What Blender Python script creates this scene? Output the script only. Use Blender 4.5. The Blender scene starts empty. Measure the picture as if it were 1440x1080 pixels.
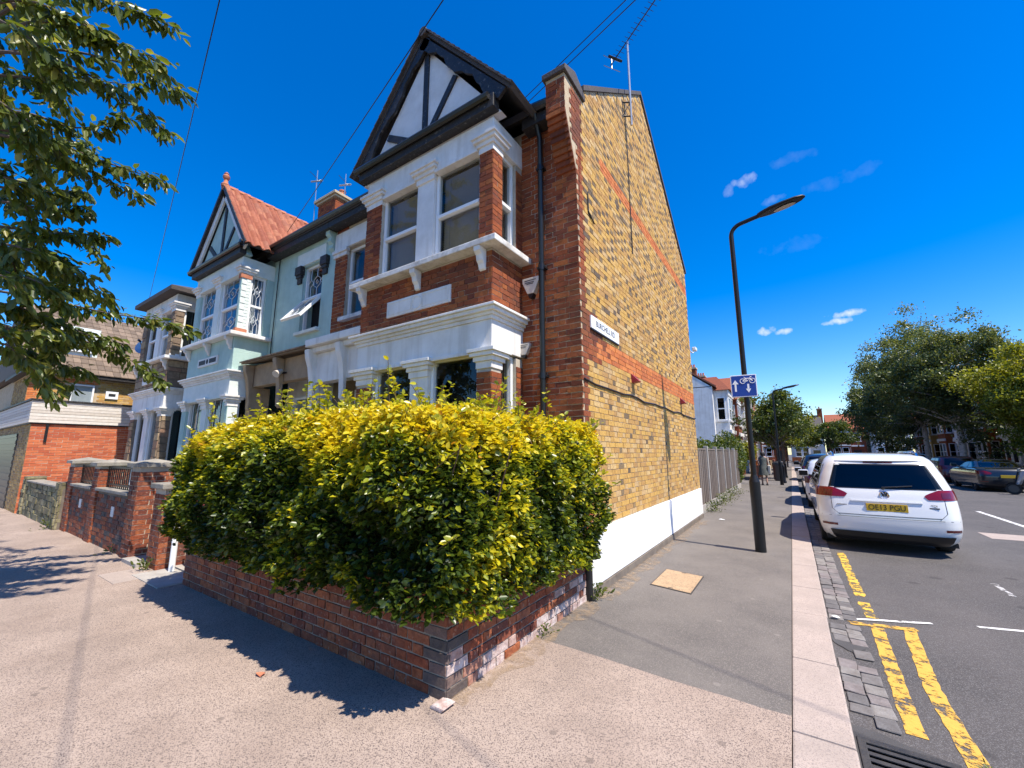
import bpy, bmesh, math, random
import numpy as np
from mathutils import Vector, Matrix, noise
R=math.radians
random.seed(7); rng=np.random.default_rng(7)
scn=bpy.context.scene; col=scn.collection
# ------------------------------------------------------------------ camera
cam=bpy.data.cameras.new('camera'); camo=bpy.data.objects.new('camera',cam); col.objects.link(camo)
CAM=Vector((0,0,1.65)); YAW=R(33.85); PIT=R(9.48); FPX=578.0
cam.sensor_width=36; cam.lens=36*FPX/1440; cam.clip_start=.05; cam.clip_end=3000
camo.location=CAM; camo.rotation_euler=(R(90)+PIT,0,YAW); scn.camera=camo
# pixel helpers (1440x1080 photo pixels -> rays from the camera)
_fw=Vector((-math.sin(YAW)*math.cos(PIT),math.cos(YAW)*math.cos(PIT),math.sin(PIT)))
_rt=Vector((math.cos(YAW),math.sin(YAW),0)); _up=_rt.cross(_fw)
def ray(x,y): return (_fw*FPX+_rt*(x-720)+_up*(540-y)).normalized()
def at_depth(x,y,d): return CAM+_fw*d+_rt*((x-720)/FPX*d)+_up*((540-y)/FPX*d)
def at_z(x,y,z):
    r=ray(x,y); return CAM+r*((z-CAM.z)/r.z)
# ------------------------------------------------------------------ world, sun, exposure
SUN_AZ=R(-8); SUN_EL=R(60)
SUNV=Vector((math.cos(SUN_EL)*math.cos(SUN_AZ),math.cos(SUN_EL)*math.sin(SUN_AZ),math.sin(SUN_EL)))
w=bpy.data.worlds.new('World'); scn.world=w; w.use_nodes=True
nt=w.node_tree; nt.nodes.clear()
def N(t,**k):
    n=nt.nodes.new(t)
    for a,b in k.items(): setattr(n,a,b)
    return n
out=N('ShaderNodeOutputWorld'); bg=N('ShaderNodeBackground'); sky=N('ShaderNodeTexSky',sky_type='NISHITA')
sky.sun_disc=False; sky.sun_elevation=SUN_EL; sky.sun_rotation=R(98); sky.altitude=50; sky.air_density=1.0; sky.dust_density=.35; sky.ozone_density=2.5
hs=N('ShaderNodeHueSaturation'); hs.inputs['Saturation'].default_value=1.55; hs.inputs['Value'].default_value=1.2; hs.inputs['Hue'].default_value=.512
nt.links.new(sky.outputs[0],hs.inputs['Color'])
tc=N('ShaderNodeTexCoord'); noi=N('ShaderNodeTexNoise'); noi.inputs['Scale'].default_value=55; noi.inputs['Detail'].default_value=5
nt.links.new(tc.outputs['Generated'],noi.inputs['Vector'])
def math_n(op,a,b=None,clamp=False):
    n=N('ShaderNodeMath',operation=op,use_clamp=clamp)
    for i,v in enumerate((a,b)):
        if v is None: continue
        if isinstance(v,(int,float)): n.inputs[i].default_value=v
        else: nt.links.new(v,n.inputs[i])
    return n.outputs[0]
def vdot(vec):
    n=N('ShaderNodeVectorMath',operation='DOT_PRODUCT'); nt.links.new(tc.outputs['Generated'],n.inputs[0]); n.inputs[1].default_value=vec; return n.outputs['Value']
cl=None
for (px,py,a,b,amp) in ((1048,254,.022,.012,.40),(1026,268,.011,.012,.18),(1085,282,.020,.009,.16),(1110,224,.045,.010,.05),(1180,252,.06,.012,.035),(1112,345,.05,.014,.03),(1080,465,.017,.008,.85),(1099,467,.015,.007,.75),(1187,441,.026,.008,.9),(1176,452,.024,.0065,.8)):
    c=ray(px,py); r_=Vector((c.y,-c.x,0)).normalized(); u_=r_.cross(c)
    dx=math_n('MULTIPLY',vdot(r_),1/a); dx=math_n('SUBTRACT',dx,0)
    dy=math_n('MULTIPLY',vdot(u_),1/b)
    fr=math_n('GREATER_THAN',vdot(c),.5)
    d2=math_n('ADD',math_n('MULTIPLY',dx,dx),math_n('MULTIPLY',dy,dy))
    nn=math_n('MULTIPLY',math_n('SUBTRACT',noi.outputs['Fac'],.5),5.)
    v=math_n('SUBTRACT',math_n('ADD',1.0,nn),d2)
    v=math_n('MULTIPLY',math_n('MULTIPLY',math_n('MULTIPLY',v,.55,True),fr),amp)
    cl=v if cl is None else math_n('MAXIMUM',cl,v)
mx=N('ShaderNodeMixRGB'); nt.links.new(cl,mx.inputs[0]); nt.links.new(hs.outputs[0],mx.inputs[1]); mx.inputs[2].default_value=(5.2,5.5,6.0,1)
nt.links.new(mx.outputs[0],bg.inputs[0]); bg.inputs[1].default_value=.125; nt.links.new(bg.outputs[0],out.inputs[0])
sl=bpy.data.lights.new('sun','SUN'); sl.energy=5.0; sl.angle=R(.53); sl.color=(1,.93,.82); so=bpy.data.objects.new('sun',sl); col.objects.link(so)
so.rotation_euler=SUNV.to_track_quat('Z','Y').to_euler(); so.location=(20,-5,30)
vs=scn.view_settings; vs.view_transform='Standard'; vs.look='None'; vs.gamma=1; vs.exposure=.66
# ------------------------------------------------------------------ materials
MATS={}
def mat(name,c1,c2=None,rough=.8,scale=8.,detail=4.,bump=0.,bscale=None,metal=0.,spec=.4,piece=False,soot=None,pal=None,coat=0.,speck=None,streak=None,gum=None):
    """c1..c2 mixed by noise; piece: colour picked per piece from palette pal; soot: (colour, scale, amount) large patches; speck: (colour, scale, thr)"""
    if name in MATS: return MATS[name]
    m=bpy.data.materials.new(name); m.use_nodes=True; t=m.node_tree; b=t.nodes['Principled BSDF']; MATS[name]=m
    L=t.links.new
    def n(ty,**k):
        q=t.nodes.new(ty)
        for a,v in k.items(): setattr(q,a,v)
        return q
    geo=n('ShaderNodeNewGeometry'); c=None
    def noise_(s,d=4.,ro=.6):
        q=n('ShaderNodeTexNoise'); q.inputs['Scale'].default_value=s; q.inputs['Detail'].default_value=d; q.inputs['Roughness'].default_value=ro; L(geo.outputs['Position'],q.inputs['Vector']); return q.outputs['Fac']
    def mixc(f,a,bb,ty='MIX'):
        q=n('ShaderNodeMixRGB',blend_type=ty)
        for i,v in enumerate((f,a,bb)):
            if isinstance(v,(int,float)): q.inputs[i].default_value=v
            elif isinstance(v,tuple): q.inputs[i].default_value=(*v[:3],1)
            else: L(v,q.inputs[i])
        return q.outputs[0]
    def ramp(f,lo,hi):
        q=n('ShaderNodeMapRange'); L(f,q.inputs[0]); q.inputs[1].default_value=lo; q.inputs[2].default_value=hi; return q.outputs[0]
    if piece:
        at=n('ShaderNodeAttribute',attribute_name='rnd'); oi=n('ShaderNodeObjectInfo'); ad=n('ShaderNodeMath',operation='ADD'); L(at.outputs['Fac'],ad.inputs[0]); L(oi.outputs['Random'],ad.inputs[1])
        fr=n('ShaderNodeMath',operation='FRACT'); L(ad.outputs[0],fr.inputs[0])
        cr=n('ShaderNodeValToRGB'); cr.color_ramp.interpolation='CONSTANT'; e=cr.color_ramp.elements; k=len(pal)
        while len(e)<k: e.new(.5)
        for i,p in enumerate(pal): e[i].position=i/k; e[i].color=(*p,1)
        L(fr.outputs[0],cr.inputs[0]); c=cr.outputs[0]
        c=mixc(ramp(noise_(scale,detail),.3,.7),c,mixc(1.,c,(c2 or (.72,.7,.68)),'MULTIPLY'))
    elif c2: c=mixc(ramp(noise_(scale,detail),.32,.68),c1,c2)
    else:
        q=n('ShaderNodeRGB'); q.outputs[0].default_value=(*c1,1); c=q.outputs[0]
    if soot: c=mixc(mixc(ramp(noise_(soot[1],5,.65),.45,.75),(0,0,0),(soot[2],)*3),c,soot[0])
    if speck:
        vq=n('ShaderNodeTexVoronoi'); vq.inputs['Scale'].default_value=speck[1]; L(geo.outputs['Position'],vq.inputs['Vector'])
        sp=n('ShaderNodeSeparateColor'); L(vq.outputs['Color'],sp.inputs[0]); c=mixc(ramp(sp.outputs[0],speck[2],speck[2]+.25),c,speck[0])
    if streak:
        mp=n('ShaderNodeMapping'); L(geo.outputs['Position'],mp.inputs[0]); mp.inputs['Scale'].default_value=(9,9,.7); q=n('ShaderNodeTexNoise'); q.inputs['Scale'].default_value=1.; q.inputs['Detail'].default_value=6; L(mp.outputs[0],q.inputs['Vector'])
        c=mixc(mixc(ramp(q.outputs['Fac'],.50,.78),(0,0,0),(streak[1],)*3),c,streak[0])
    if gum:
        vg=n('ShaderNodeTexVoronoi'); vg.inputs['Scale'].default_value=gum[1]; vg.inputs['Randomness'].default_value=1.; L(geo.outputs['Position'],vg.inputs['Vector']); c=mixc(mixc(ramp(vg.outputs['Distance'],gum[2],gum[2]*.7),(0,0,0),(gum[3],)*3),c,gum[0])
    L(c,b.inputs['Base Color']); b.inputs['Roughness'].default_value=rough; b.inputs['Metallic'].default_value=metal
    b.inputs['Specular IOR Level'].default_value=spec; b.inputs['Coat Weight'].default_value=coat; b.inputs['Coat Roughness'].default_value=.05
    if bump:
        bn=n('ShaderNodeBump'); bn.inputs['Strength'].default_value=bump; bn.inputs['Distance'].default_value=.01; L(noise_(bscale or scale*3,5),bn.inputs['Height']); L(bn.outputs[0],b.inputs['Normal'])
    return m
def leafmat(name,pal,tr=.35,rough=.45,spec=.5):
    m=bpy.data.materials.new(name); m.use_nodes=True; t=m.node_tree; L=t.links.new; b=t.nodes['Principled BSDF']; o=t.nodes['Material Output']
    at=t.nodes.new('ShaderNodeAttribute'); at.attribute_name='rnd'; cr=t.nodes.new('ShaderNodeValToRGB'); e=cr.color_ramp.elements
    while len(e)<len(pal): e.new(.5)
    for i,(p,c) in enumerate(pal): e[i].position=p; e[i].color=(*c,1)
    L(at.outputs['Fac'],cr.inputs[0]); L(cr.outputs[0],b.inputs['Base Color']); b.inputs['Roughness'].default_value=rough; b.inputs['Specular IOR Level'].default_value=spec
    tl=t.nodes.new('ShaderNodeBsdfTranslucent'); g=t.nodes.new('ShaderNodeMixRGB'); g.blend_type='MULTIPLY'; g.inputs[0].default_value=1; L(cr.outputs[0],g.inputs[1]); g.inputs[2].default_value=(1.5,1.35,.5,1); L(g.outputs[0],tl.inputs[0])
    mx=t.nodes.new('ShaderNodeMixShader'); mx.inputs[0].default_value=tr; L(b.outputs[0],mx.inputs[1]); L(tl.outputs[0],mx.inputs[2]); L(mx.outputs[0],o.inputs[0]); MATS[name]=m; return m
def glassmat(name,tint=(.55,.6,.6),ior=1.5,mn=.06):
    m=bpy.data.materials.new(name); m.use_nodes=True; t=m.node_tree; L=t.links.new; t.nodes.remove(t.nodes['Principled BSDF']); o=t.nodes['Material Output']
    tr=t.nodes.new('ShaderNodeBsdfTransparent'); tr.inputs[0].default_value=(*tint,1); gl=t.nodes.new('ShaderNodeBsdfGlossy'); gl.inputs['Roughness'].default_value=.015
    f=t.nodes.new('ShaderNodeLayerWeight'); f.inputs[0].default_value=.5; pw=t.nodes.new('ShaderNodeMath'); pw.operation='POWER'; L(f.outputs['Facing'],pw.inputs[0]); pw.inputs[1].default_value=4.; a=t.nodes.new('ShaderNodeMath'); a.operation='MULTIPLY_ADD'; a.use_clamp=True; L(pw.outputs[0],a.inputs[0]); a.inputs[1].default_value=.9; a.inputs[2].default_value=mn
    mx=t.nodes.new('ShaderNodeMixShader'); L(a.outputs[0],mx.inputs[0]); L(tr.outputs[0],mx.inputs[1]); L(gl.outputs[0],mx.inputs[2]); L(mx.outputs[0],o.inputs[0]); MATS[name]=m; return m
def paintmat(name,c,thr,base,soft=.03):
    """worn road paint: transparent where the paint has gone"""
    m=bpy.data.materials.new(name); m.use_nodes=True; t=m.node_tree; L=t.links.new; b=t.nodes['Principled BSDF']; o=t.nodes['Material Output']
    g=t.nodes.new('ShaderNodeNewGeometry'); n1=t.nodes.new('ShaderNodeTexNoise'); n1.inputs['Scale'].default_value=9; n1.inputs['Detail'].default_value=8; n1.inputs['Roughness'].default_value=.75; L(g.outputs['Position'],n1.inputs['Vector'])
    n2=t.nodes.new('ShaderNodeTexNoise'); n2.inputs['Scale'].default_value=45; n2.inputs['Detail'].default_value=4; L(g.outputs['Position'],n2.inputs['Vector'])
    cr=t.nodes.new('ShaderNodeMixRGB'); L(n2.outputs['Fac'],cr.inputs[0]); cr.inputs[1].default_value=(*c,1); cr.inputs[2].default_value=(*[v*.72 for v in c],1); L(cr.outputs[0],b.inputs['Base Color']); b.inputs['Roughness'].default_value=.75
    mr=t.nodes.new('ShaderNodeMapRange'); L(n1.outputs['Fac'],mr.inputs[0]); mr.inputs[1].default_value=thr-soft; mr.inputs[2].default_value=thr+soft
    tr=t.nodes.new('ShaderNodeBsdfTransparent'); mx=t.nodes.new('ShaderNodeMixShader'); L(mr.outputs[0],mx.inputs[0]); L(tr.outputs[0],mx.inputs[1]); L(b.outputs[0],mx.inputs[2]); L(mx.outputs[0],o.inputs[0]); MATS[name]=m; return m
mat('pavement_front',(.44,.34,.272),(.335,.252,.198),rough=.95,scale=1.6,detail=8,bump=.5,bscale=160,speck=((.13,.098,.085),210,.62),soot=((.19,.145,.115),.7,.6),gum=((.15,.115,.095),3.2,.085,.6))
mat('pavement_side',(.165,.145,.128),(.115,.102,.092),rough=.95,scale=1.3,detail=8,bump=.5,bscale=170,speck=((.25,.22,.19),230,.72),soot=((.085,.075,.07),.9,.6),gum=((.27,.235,.205),2.6,.08,.5))
mat('asphalt',(.098,.087,.082),(.068,.061,.058),rough=.92,scale=1.1,detail=8,bump=.55,bscale=150,speck=((.17,.16,.155),210,.7),soot=((.045,.042,.042),.6,.75),gum=((.04,.036,.035),1.7,.14,.6))
mat('patch_tar',(.062,.058,.057),(.085,.08,.078),rough=.9,scale=5,bump=.6,bscale=90)
mat('granite',(.45,.36,.305),(.36,.29,.245),rough=.85,scale=3,detail=6,bump=.3,bscale=120,speck=((.27,.22,.195),190,.66),soot=((.30,.25,.21),1.2,.5))
mat('sett',(.2,.19,.18),rough=.85,scale=14,bump=.6,bscale=60,piece=True,pal=[(.20,.185,.175),(.26,.24,.22),(.16,.15,.145),(.23,.20,.19)],c2=(.65,.62,.6))
paintmat('yellow_paint',(.70,.40,.06),.455,None); paintmat('yellow_worn',(.75,.47,.06),.475,None); paintmat('white_paint_road',(.75,.73,.70),.42,None); paintmat('white_road_worn',(.6,.58,.56),.5,None)
mat('red_brick',(0,0,0),rough=.9,scale=30,bump=.5,bscale=70,piece=True,pal=[(.31,.075,.022),(.38,.10,.028),(.25,.06,.022),(.41,.12,.03),(.20,.048,.02),(.34,.085,.025)],c2=(.68,.62,.58),soot=((.07,.033,.022),1.3,.7))  # weathering soot, laid on heavier to deepen the shade of the front
mat('orange_brick',(0,0,0),rough=.9,scale=30,bump=.4,bscale=70,piece=True,pal=[(.58,.17,.045),(.62,.20,.06),(.50,.145,.045),(.66,.22,.06)],c2=(.8,.77,.75))
mat('stock_brick',(0,0,0),rough=.92,scale=26,bump=.6,bscale=70,piece=True,pal=[(.62,.37,.105),(.66,.41,.13),(.57,.33,.09),(.67,.46,.20),(.53,.30,.095),(.64,.385,.10),(.62,.42,.20),(.66,.40,.10),(.50,.285,.10)],c2=(.74,.68,.6),soot=((.33,.20,.08),.7,.45),streak=((.30,.19,.09),.35))
mat('dark_brick',(0,0,0),rough=.9,scale=26,bump=.6,bscale=70,piece=True,pal=[(.20,.135,.075),(.25,.17,.09),(.15,.105,.07),(.32,.21,.10)],c2=(.7,.7,.7))
mat('garden_brick',(0,0,0),rough=.92,scale=22,bump=.9,bscale=45,piece=True,pal=[(.33,.085,.035),(.40,.12,.045),(.26,.07,.035),(.42,.14,.06),(.22,.065,.04),(.36,.10,.04)],c2=(.5,.42,.4),soot=((.12,.065,.05),3.2,.75),speck=((.36,.27,.21),55,.90))
mat('burnt_brick',(0,0,0),rough=.85,scale=18,bump=.9,bscale=45,piece=True,pal=[(.07,.055,.05),(.11,.075,.065),(.05,.045,.045)],c2=(1.8,1.7,1.6))
mat('painted_brick',(0,0,0),rough=.85,scale=14,bump=.9,bscale=45,piece=True,pal=[(.60,.50,.46),(.52,.38,.33),(.66,.58,.54),(.45,.24,.17)],c2=(.55,.4,.36))
mat('new_brick',(0,0,0),rough=.9,scale=30,bump=.3,bscale=70,piece=True,pal=[(.50,.13,.055),(.56,.16,.065),(.45,.11,.05),(.58,.18,.08)],c2=(.85,.82,.8))
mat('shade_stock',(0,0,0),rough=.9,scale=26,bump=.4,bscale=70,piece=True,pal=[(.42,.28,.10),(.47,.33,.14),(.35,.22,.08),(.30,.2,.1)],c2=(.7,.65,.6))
mat('stone_clad',(0,0,0),rough=.9,scale=12,bump=.9,bscale=30,piece=True,pal=[(.30,.215,.14),(.38,.28,.18),(.25,.18,.125),(.42,.31,.19),(.33,.20,.13)],c2=(.6,.57,.55))
mat('moss_stone',(0,0,0),rough=.95,scale=12,bump=1.,bscale=30,piece=True,pal=[(.24,.20,.12),(.30,.26,.16),(.19,.165,.10),(.34,.30,.19)],c2=(.6,.6,.5),soot=((.10,.12,.04),3,.6))
mat('mortar_light',(.50,.44,.35),(.38,.33,.26),rough=.95,scale=6,bump=.4,bscale=80)
mat('mortar_tan',(.54,.43,.29),(.42,.32,.20),rough=.95,scale=6,bump=.4,bscale=80)
mat('mortar_dark',(.20,.165,.13),(.13,.105,.085),rough=.95,scale=6,bump=.4,bscale=80)
mat('mortar_mid',(.33,.275,.215),(.20,.165,.13),rough=.95,scale=9,bump=.6,bscale=60)
mat('white_paint',(.80,.78,.75),(.70,.68,.65),rough=.6,scale=3,detail=8,bump=.15,bscale=40,soot=((.5,.46,.40),2.5,.45),streak=((.42,.37,.31),.5))
mat('white_plinth',(.86,.85,.83),(.80,.79,.77),rough=.7,scale=2,detail=8,bump=.15,bscale=30,soot=((.62,.60,.57),3,.4),streak=((.55,.52,.48),.5))
mat('peeling_white',(.76,.74,.71),(.62,.59,.55),rough=.7,scale=5,detail=8,bump=.3,bscale=30,soot=((.25,.21,.17),6,.75))
mat('upvc_white',(.82,.82,.81),rough=.35)
mat('stucco',(.74,.72,.70),(.66,.64,.62),rough=.9,scale=4,detail=8,bump=.35,bscale=50,soot=((.5,.46,.42),2,.4))
mat('black_timber',(.018,.016,.016),(.035,.03,.028),rough=.55,scale=20,bump=.6,bscale=60,speck=((.35,.32,.28),38,.93))
mat('black_plastic',(.014,.014,.015),rough=.32); mat('rubber',(.016,.016,.016),rough=.85); mat('black_paint',(.009,.009,.010),rough=.4,spec=.3)
mat('mint',(.43,.58,.535),(.37,.52,.48),rough=.9,scale=3,detail=8,bump=.8,bscale=35,soot=((.29,.42,.39),1.5,.5),streak=((.28,.38,.36),.4))
mat('mint_white',(.72,.76,.72),(.62,.68,.64),rough=.85,scale=6,bump=.5,bscale=40)
mat('beige_stone',(.40,.29,.185),(.30,.21,.135),rough=.85,scale=5,bump=.3,bscale=40)
mat('slate',(0,0,0),rough=.7,scale=12,bump=.5,bscale=40,piece=True,pal=[(.085,.07,.062),(.11,.09,.08),(.07,.06,.056)],c2=(.7,.7,.7))
mat('slate_plain',(.085,.07,.062),(.06,.052,.05),rough=.75,scale=8,bump=.5,bscale=30)
mat('pantile',(0,0,0),rough=.8,scale=16,bump=.4,bscale=50,piece=True,pal=[(.33,.10,.05),(.38,.125,.065),(.29,.085,.045),(.40,.15,.08),(.33,.12,.07)],c2=(.72,.68,.66))
mat('terracotta',(.50,.19,.10),(.40,.14,.08),rough=.85,scale=9,bump=.4,bscale=40)
mat('brown_tile',(0,0,0),rough=.85,scale=14,bump=.4,bscale=50,piece=True,pal=[(.20,.145,.10),(.25,.18,.125),(.16,.115,.08)],c2=(.7,.7,.7))
mat('dark_room',(.012,.012,.014),rough=.9); mat('blind',(.42,.36,.29),(.36,.31,.25),rough=.6,scale=3)
mat('net_curtain',(.62,.63,.64),(.5,.52,.55),rough=.9,scale=10)
mat('sky_reflection_blue',(.16,.30,.55),(.10,.2,.42),rough=.8,scale=6)  # blue sheet that paints the sky's reflection into the mint windows
mat('lead_came',(.62,.64,.66),rough=.4,metal=.3)
glassmat('glass',(.72,.76,.76)); glassmat('car_glass',(.10,.115,.115),mn=.05)
mat('galv',(.45,.46,.47),(.38,.39,.4),rough=.4,metal=.7,scale=12); mat('steel_dark',(.06,.06,.065),rough=.4,metal=.6)
mat('cast_iron',(.055,.052,.05),(.085,.075,.065),rough=.6,metal=.4,scale=20,bump=.5,bscale=60)
mat('cover_fill',(.46,.32,.19),(.37,.25,.145),rough=.92,scale=10,bump=.5,bscale=120,speck=((.2,.14,.09),90,.74))
mat('concrete',(.42,.39,.35),(.33,.30,.27),rough=.9,scale=6,bump=.4,bscale=60,soot=((.2,.18,.15),2.5,.45))
mat('coping',(.34,.31,.26),(.24,.215,.18),rough=.92,scale=7,bump=.6,bscale=50,soot=((.12,.115,.09),3,.6))
mat('fence_wood',(0,0,0),rough=.9,scale=20,bump=.5,bscale=60,piece=True,pal=[(.17,.135,.11),(.21,.17,.14),(.145,.115,.095)],c2=(.75,.72,.7))
mat('fascia_wood',(0,0,0),rough=.8,scale=12,bump=.2,bscale=40,piece=True,pal=[(.66,.60,.53),(.58,.52,.45),(.70,.65,.58)],c2=(.85,.82,.78))
mat('red_paint',(.30,.025,.035),(.22,.02,.03),rough=.5,scale=20)
mat('blue_plastic',(.03,.16,.45),rough=.4); mat('green_plastic',(.03,.30,.06),rough=.4)
mat('sign_blue',(.012,.045,.28),rough=.35); mat('sign_white',(.86,.86,.86),rough=.4); mat('ink',(.015,.015,.018),rough=.6)
mat('alarm_white',(.62,.54,.46),(.56,.49,.41),rough=.45,scale=9)
mat('bark',(.085,.062,.048),(.13,.1,.08),rough=.95,scale=14,bump=1.,bscale=30); mat('birch_bark',(.60,.57,.53),(.36,.33,.30),rough=.85,scale=7,bump=.6,bscale=20,soot=((.05,.045,.04),5,.7))
mat('twig',(.12,.075,.045),rough=.9); mat('soil',(.06,.045,.032),(.09,.07,.05),rough=1,scale=10,bump=.8,bscale=40)
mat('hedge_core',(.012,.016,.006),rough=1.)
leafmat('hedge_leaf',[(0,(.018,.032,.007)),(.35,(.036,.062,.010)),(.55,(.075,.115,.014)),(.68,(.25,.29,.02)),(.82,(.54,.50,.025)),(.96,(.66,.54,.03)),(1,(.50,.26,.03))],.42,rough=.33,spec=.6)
leafmat('cherry_leaf',[(0,(.05,.075,.015)),(.5,(.11,.15,.028)),(.85,(.19,.22,.045)),(1,(.30,.28,.07))],.48,rough=.35)
leafmat('birch_leaf',[(0,(.045,.066,.022)),(.6,(.11,.145,.048)),(1,(.24,.26,.10))],.38,rough=.35)
leafmat('lime_leaf',[(0,(.07,.095,.012)),(.5,(.18,.21,.02)),(1,(.40,.39,.04))],.45)
leafmat('street_leaf',[(0,(.03,.05,.011)),(.6,(.075,.11,.018)),(1,(.20,.22,.03))],.35)
paintmat('sand',(.40,.285,.18),.58,None,.16)
mat('car_white',(.70,.70,.70),rough=.3,spec=.5,coat=1.); mat('car_black',(.012,.014,.018),rough=.25,spec=.5,coat=1.); mat('car_red',(.12,.010,.014),rough=.3,coat=1.); mat('car_silver',(.55,.56,.58),rough=.3,metal=.5,coat=1.); mat('car_navy',(.010,.013,.018),rough=.28,coat=.8)
mat('tail_red',(.17,.004,.008),rough=.12,spec=.5,coat=.3); mat('tail_dark',(.10,.006,.010),rough=.1,coat=1.); mat('chrome',(.75,.75,.76),rough=.12,metal=1.); mat('plate_yellow',(.62,.38,.02),rough=.45); mat('rim',(.35,.35,.36),rough=.35,metal=.8); mat('lamp_glass',(.35,.32,.28),rough=.2)
mat('skin',(.36,.21,.15),rough=.6); mat('hair',(.03,.02,.015),rough=.6); mat('dress_dark',(.05,.055,.05),(.13,.14,.12),rough=.9,scale=14); mat('bag_cream',(.68,.60,.46),rough=.8); mat('shoe',(.02,.02,.02),rough=.5)
# ------------------------------------------------------------------ builders
ORG={}
def tag(o,label=None,cat=None,group=None,kind=None):
    if label: o['label']=label
    if cat: o['category']=cat
    if group: o['group']=group
    if kind: o['kind']=kind
    return o
def thing(name,label,cat,loc,group=None,rz=0.):
    o=bpy.data.objects.new(name,None); col.objects.link(o); o.location=loc; o.rotation_euler=(0,0,rz); o.empty_display_size=.2
    ORG[o.name]=Vector(loc) if rz==0 else Vector((0,0,0)); return tag(o,label,cat,group)
def local_thing(name,label,cat,loc,group=None,rz=0.):
    o=thing(name,label,cat,loc,group,rz); ORG[o.name]=Vector((0,0,0)); return o
class Fr:
    """frame on a wall: origin, U along, N outward; V is up"""
    def __init__(s,O,U,N_): s.O=Vector(O); s.U=Vector(U); s.N=Vector(N_); s.V=Vector((0,0,1))
    def p(s,u,v,n): return s.O+s.U*u+s.V*v+s.N*n
class MB:
    def __init__(s): s.v=[]; s.f=[]; s.m=[]; s.r=[]
    def add(s,vs,fs,mi=0,rnd=0.):
        k=len(s.v); s.v+=[tuple(q) for q in vs]; s.f+=[tuple(i+k for i in f) for f in fs]; s.m+=[mi]*len(fs); s.r+=[rnd]*len(fs); return s
    def box(s,x0,x1,y0,y1,z0,z1,mi=0,rnd=0.):
        return s.add([(x0,y0,z0),(x1,y0,z0),(x1,y1,z0),(x0,y1,z0),(x0,y0,z1),(x1,y0,z1),(x1,y1,z1),(x0,y1,z1)],[(3,2,1,0),(4,5,6,7),(0,1,5,4),(1,2,6,5),(2,3,7,6),(3,0,4,7)],mi,rnd)
    def fb(s,F,u0,u1,v0,v1,n0,n1,mi=0,rnd=0.):
        P=[F.p(u,v,n) for v in (v0,v1) for (u,n) in ((u0,n1),(u1,n1),(u1,n0),(u0,n0))]
        fs=[(3,2,1,0),(4,5,6,7),(0,1,5,4),(1,2,6,5),(2,3,7,6),(3,0,4,7)]
        return s.add(P,fs,mi,rnd)
    def prism(s,poly,ext,mi=0,rnd=0.):
        """poly: list of 3D points, extruded by vector ext"""
        e=Vector(ext); n=len(poly); P=[Vector(p) for p in poly]; return s.add(P+[p+e for p in P],[tuple(range(n))[::-1],tuple(range(n,2*n))]+[(i,(i+1)%n,n+(i+1)%n,n+i) for i in range(n)],mi,rnd)
    def tube(s,pts,r,n=8,mi=0,cap=True,rnd=0.):
        pts=[Vector(p) for p in pts]; rs=r if isinstance(r,(list,tuple)) else [r]*len(pts); k=len(s.v); up=Vector((0,0,1)); vs=[]; 
        a0=None
        for i,p in enumerate(pts):
            d=(pts[min(i+1,len(pts)-1)]-pts[max(i-1,0)]).normalized()
            a=a0-d*a0.dot(d) if a0 is not None else d.cross(up)
            if a.length<1e-4: a=d.cross(Vector((1,0,0)))
            a.normalize(); a0=a; b=d.cross(a)
            for j in range(n):
                t=2*math.pi*j/n; vs.append(p+a*(rs[i]*math.cos(t))+b*(rs[i]*math.sin(t)))
        fs=[(i*n+j,i*n+(j+1)%n,(i+1)*n+(j+1)%n,(i+1)*n+j) for i in range(len(pts)-1) for j in range(n)]
        if cap: fs+=[tuple(range(n))[::-1],tuple(range((len(pts)-1)*n,len(pts)*n))]
        return s.add(vs,fs,mi,rnd)
    def lathe(s,prof,c,n=16,mi=0):
        """prof: [(r,z)] about vertical axis at c"""
        vs=[(c[0]+r*math.cos(2*math.pi*j/n),c[1]+r*math.sin(2*math.pi*j/n),c[2]+z) for r,z in prof for j in range(n)]
        fs=[(i*n+j,i*n+(j+1)%n,(i+1)*n+(j+1)%n,(i+1)*n+j) for i in range(len(prof)-1) for j in range(n)]+[tuple(range(n))[::-1],tuple(range((len(prof)-1)*n,len(prof)*n))]
        return s.add(vs,fs,mi)
    def grid(s,P,mi=0,rnd=0.):
        """P: rows x cols points"""
        r=len(P); c=len(P[0]); return s.add([p for row in P for p in row],[(i*c+j,i*c+j+1,(i+1)*c+j+1,(i+1)*c+j) for i in range(r-1) for j in range(c-1)],mi,rnd)
    def build(s,name,mats,parent=None,smooth=False,bev=0.,kind=None,label=None,root=None):
        if isinstance(mats,str): mats=[mats]
        rt=root or parent; o_=Vector((0,0,0))
        while rt is not None:
            if rt.name in ORG: o_=ORG[rt.name]; break
            rt=rt.parent
        me=bpy.data.meshes.new(name); me.from_pydata([(x-o_.x,y-o_.y,z-o_.z) for x,y,z in s.v],[],s.f)
        for m in mats: me.materials.append(MATS[m])
        if len(mats)>1: me.polygons.foreach_set('material_index',s.m)
        a=me.attributes.new('rnd','FLOAT','FACE'); a.data.foreach_set('value',s.r)
        bm=bmesh.new(); bm.from_mesh(me); bmesh.ops.recalc_face_normals(bm,faces=bm.faces)
        if bev: bmesh.ops.bevel(bm,geom=[e for e in bm.edges if e.is_manifold and e.calc_face_angle(0)>.6],offset=bev,segments=2,profile=.6,affect='EDGES',clamp_overlap=True)
        bm.to_mesh(me); bm.free()
        if smooth:
            me.polygons.foreach_set('use_smooth',[True]*len(me.polygons)); me.set_sharp_from_angle(angle=R(38))
        o=bpy.data.objects.new(name,me); col.objects.link(o)
        if parent: o.parent=parent
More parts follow.
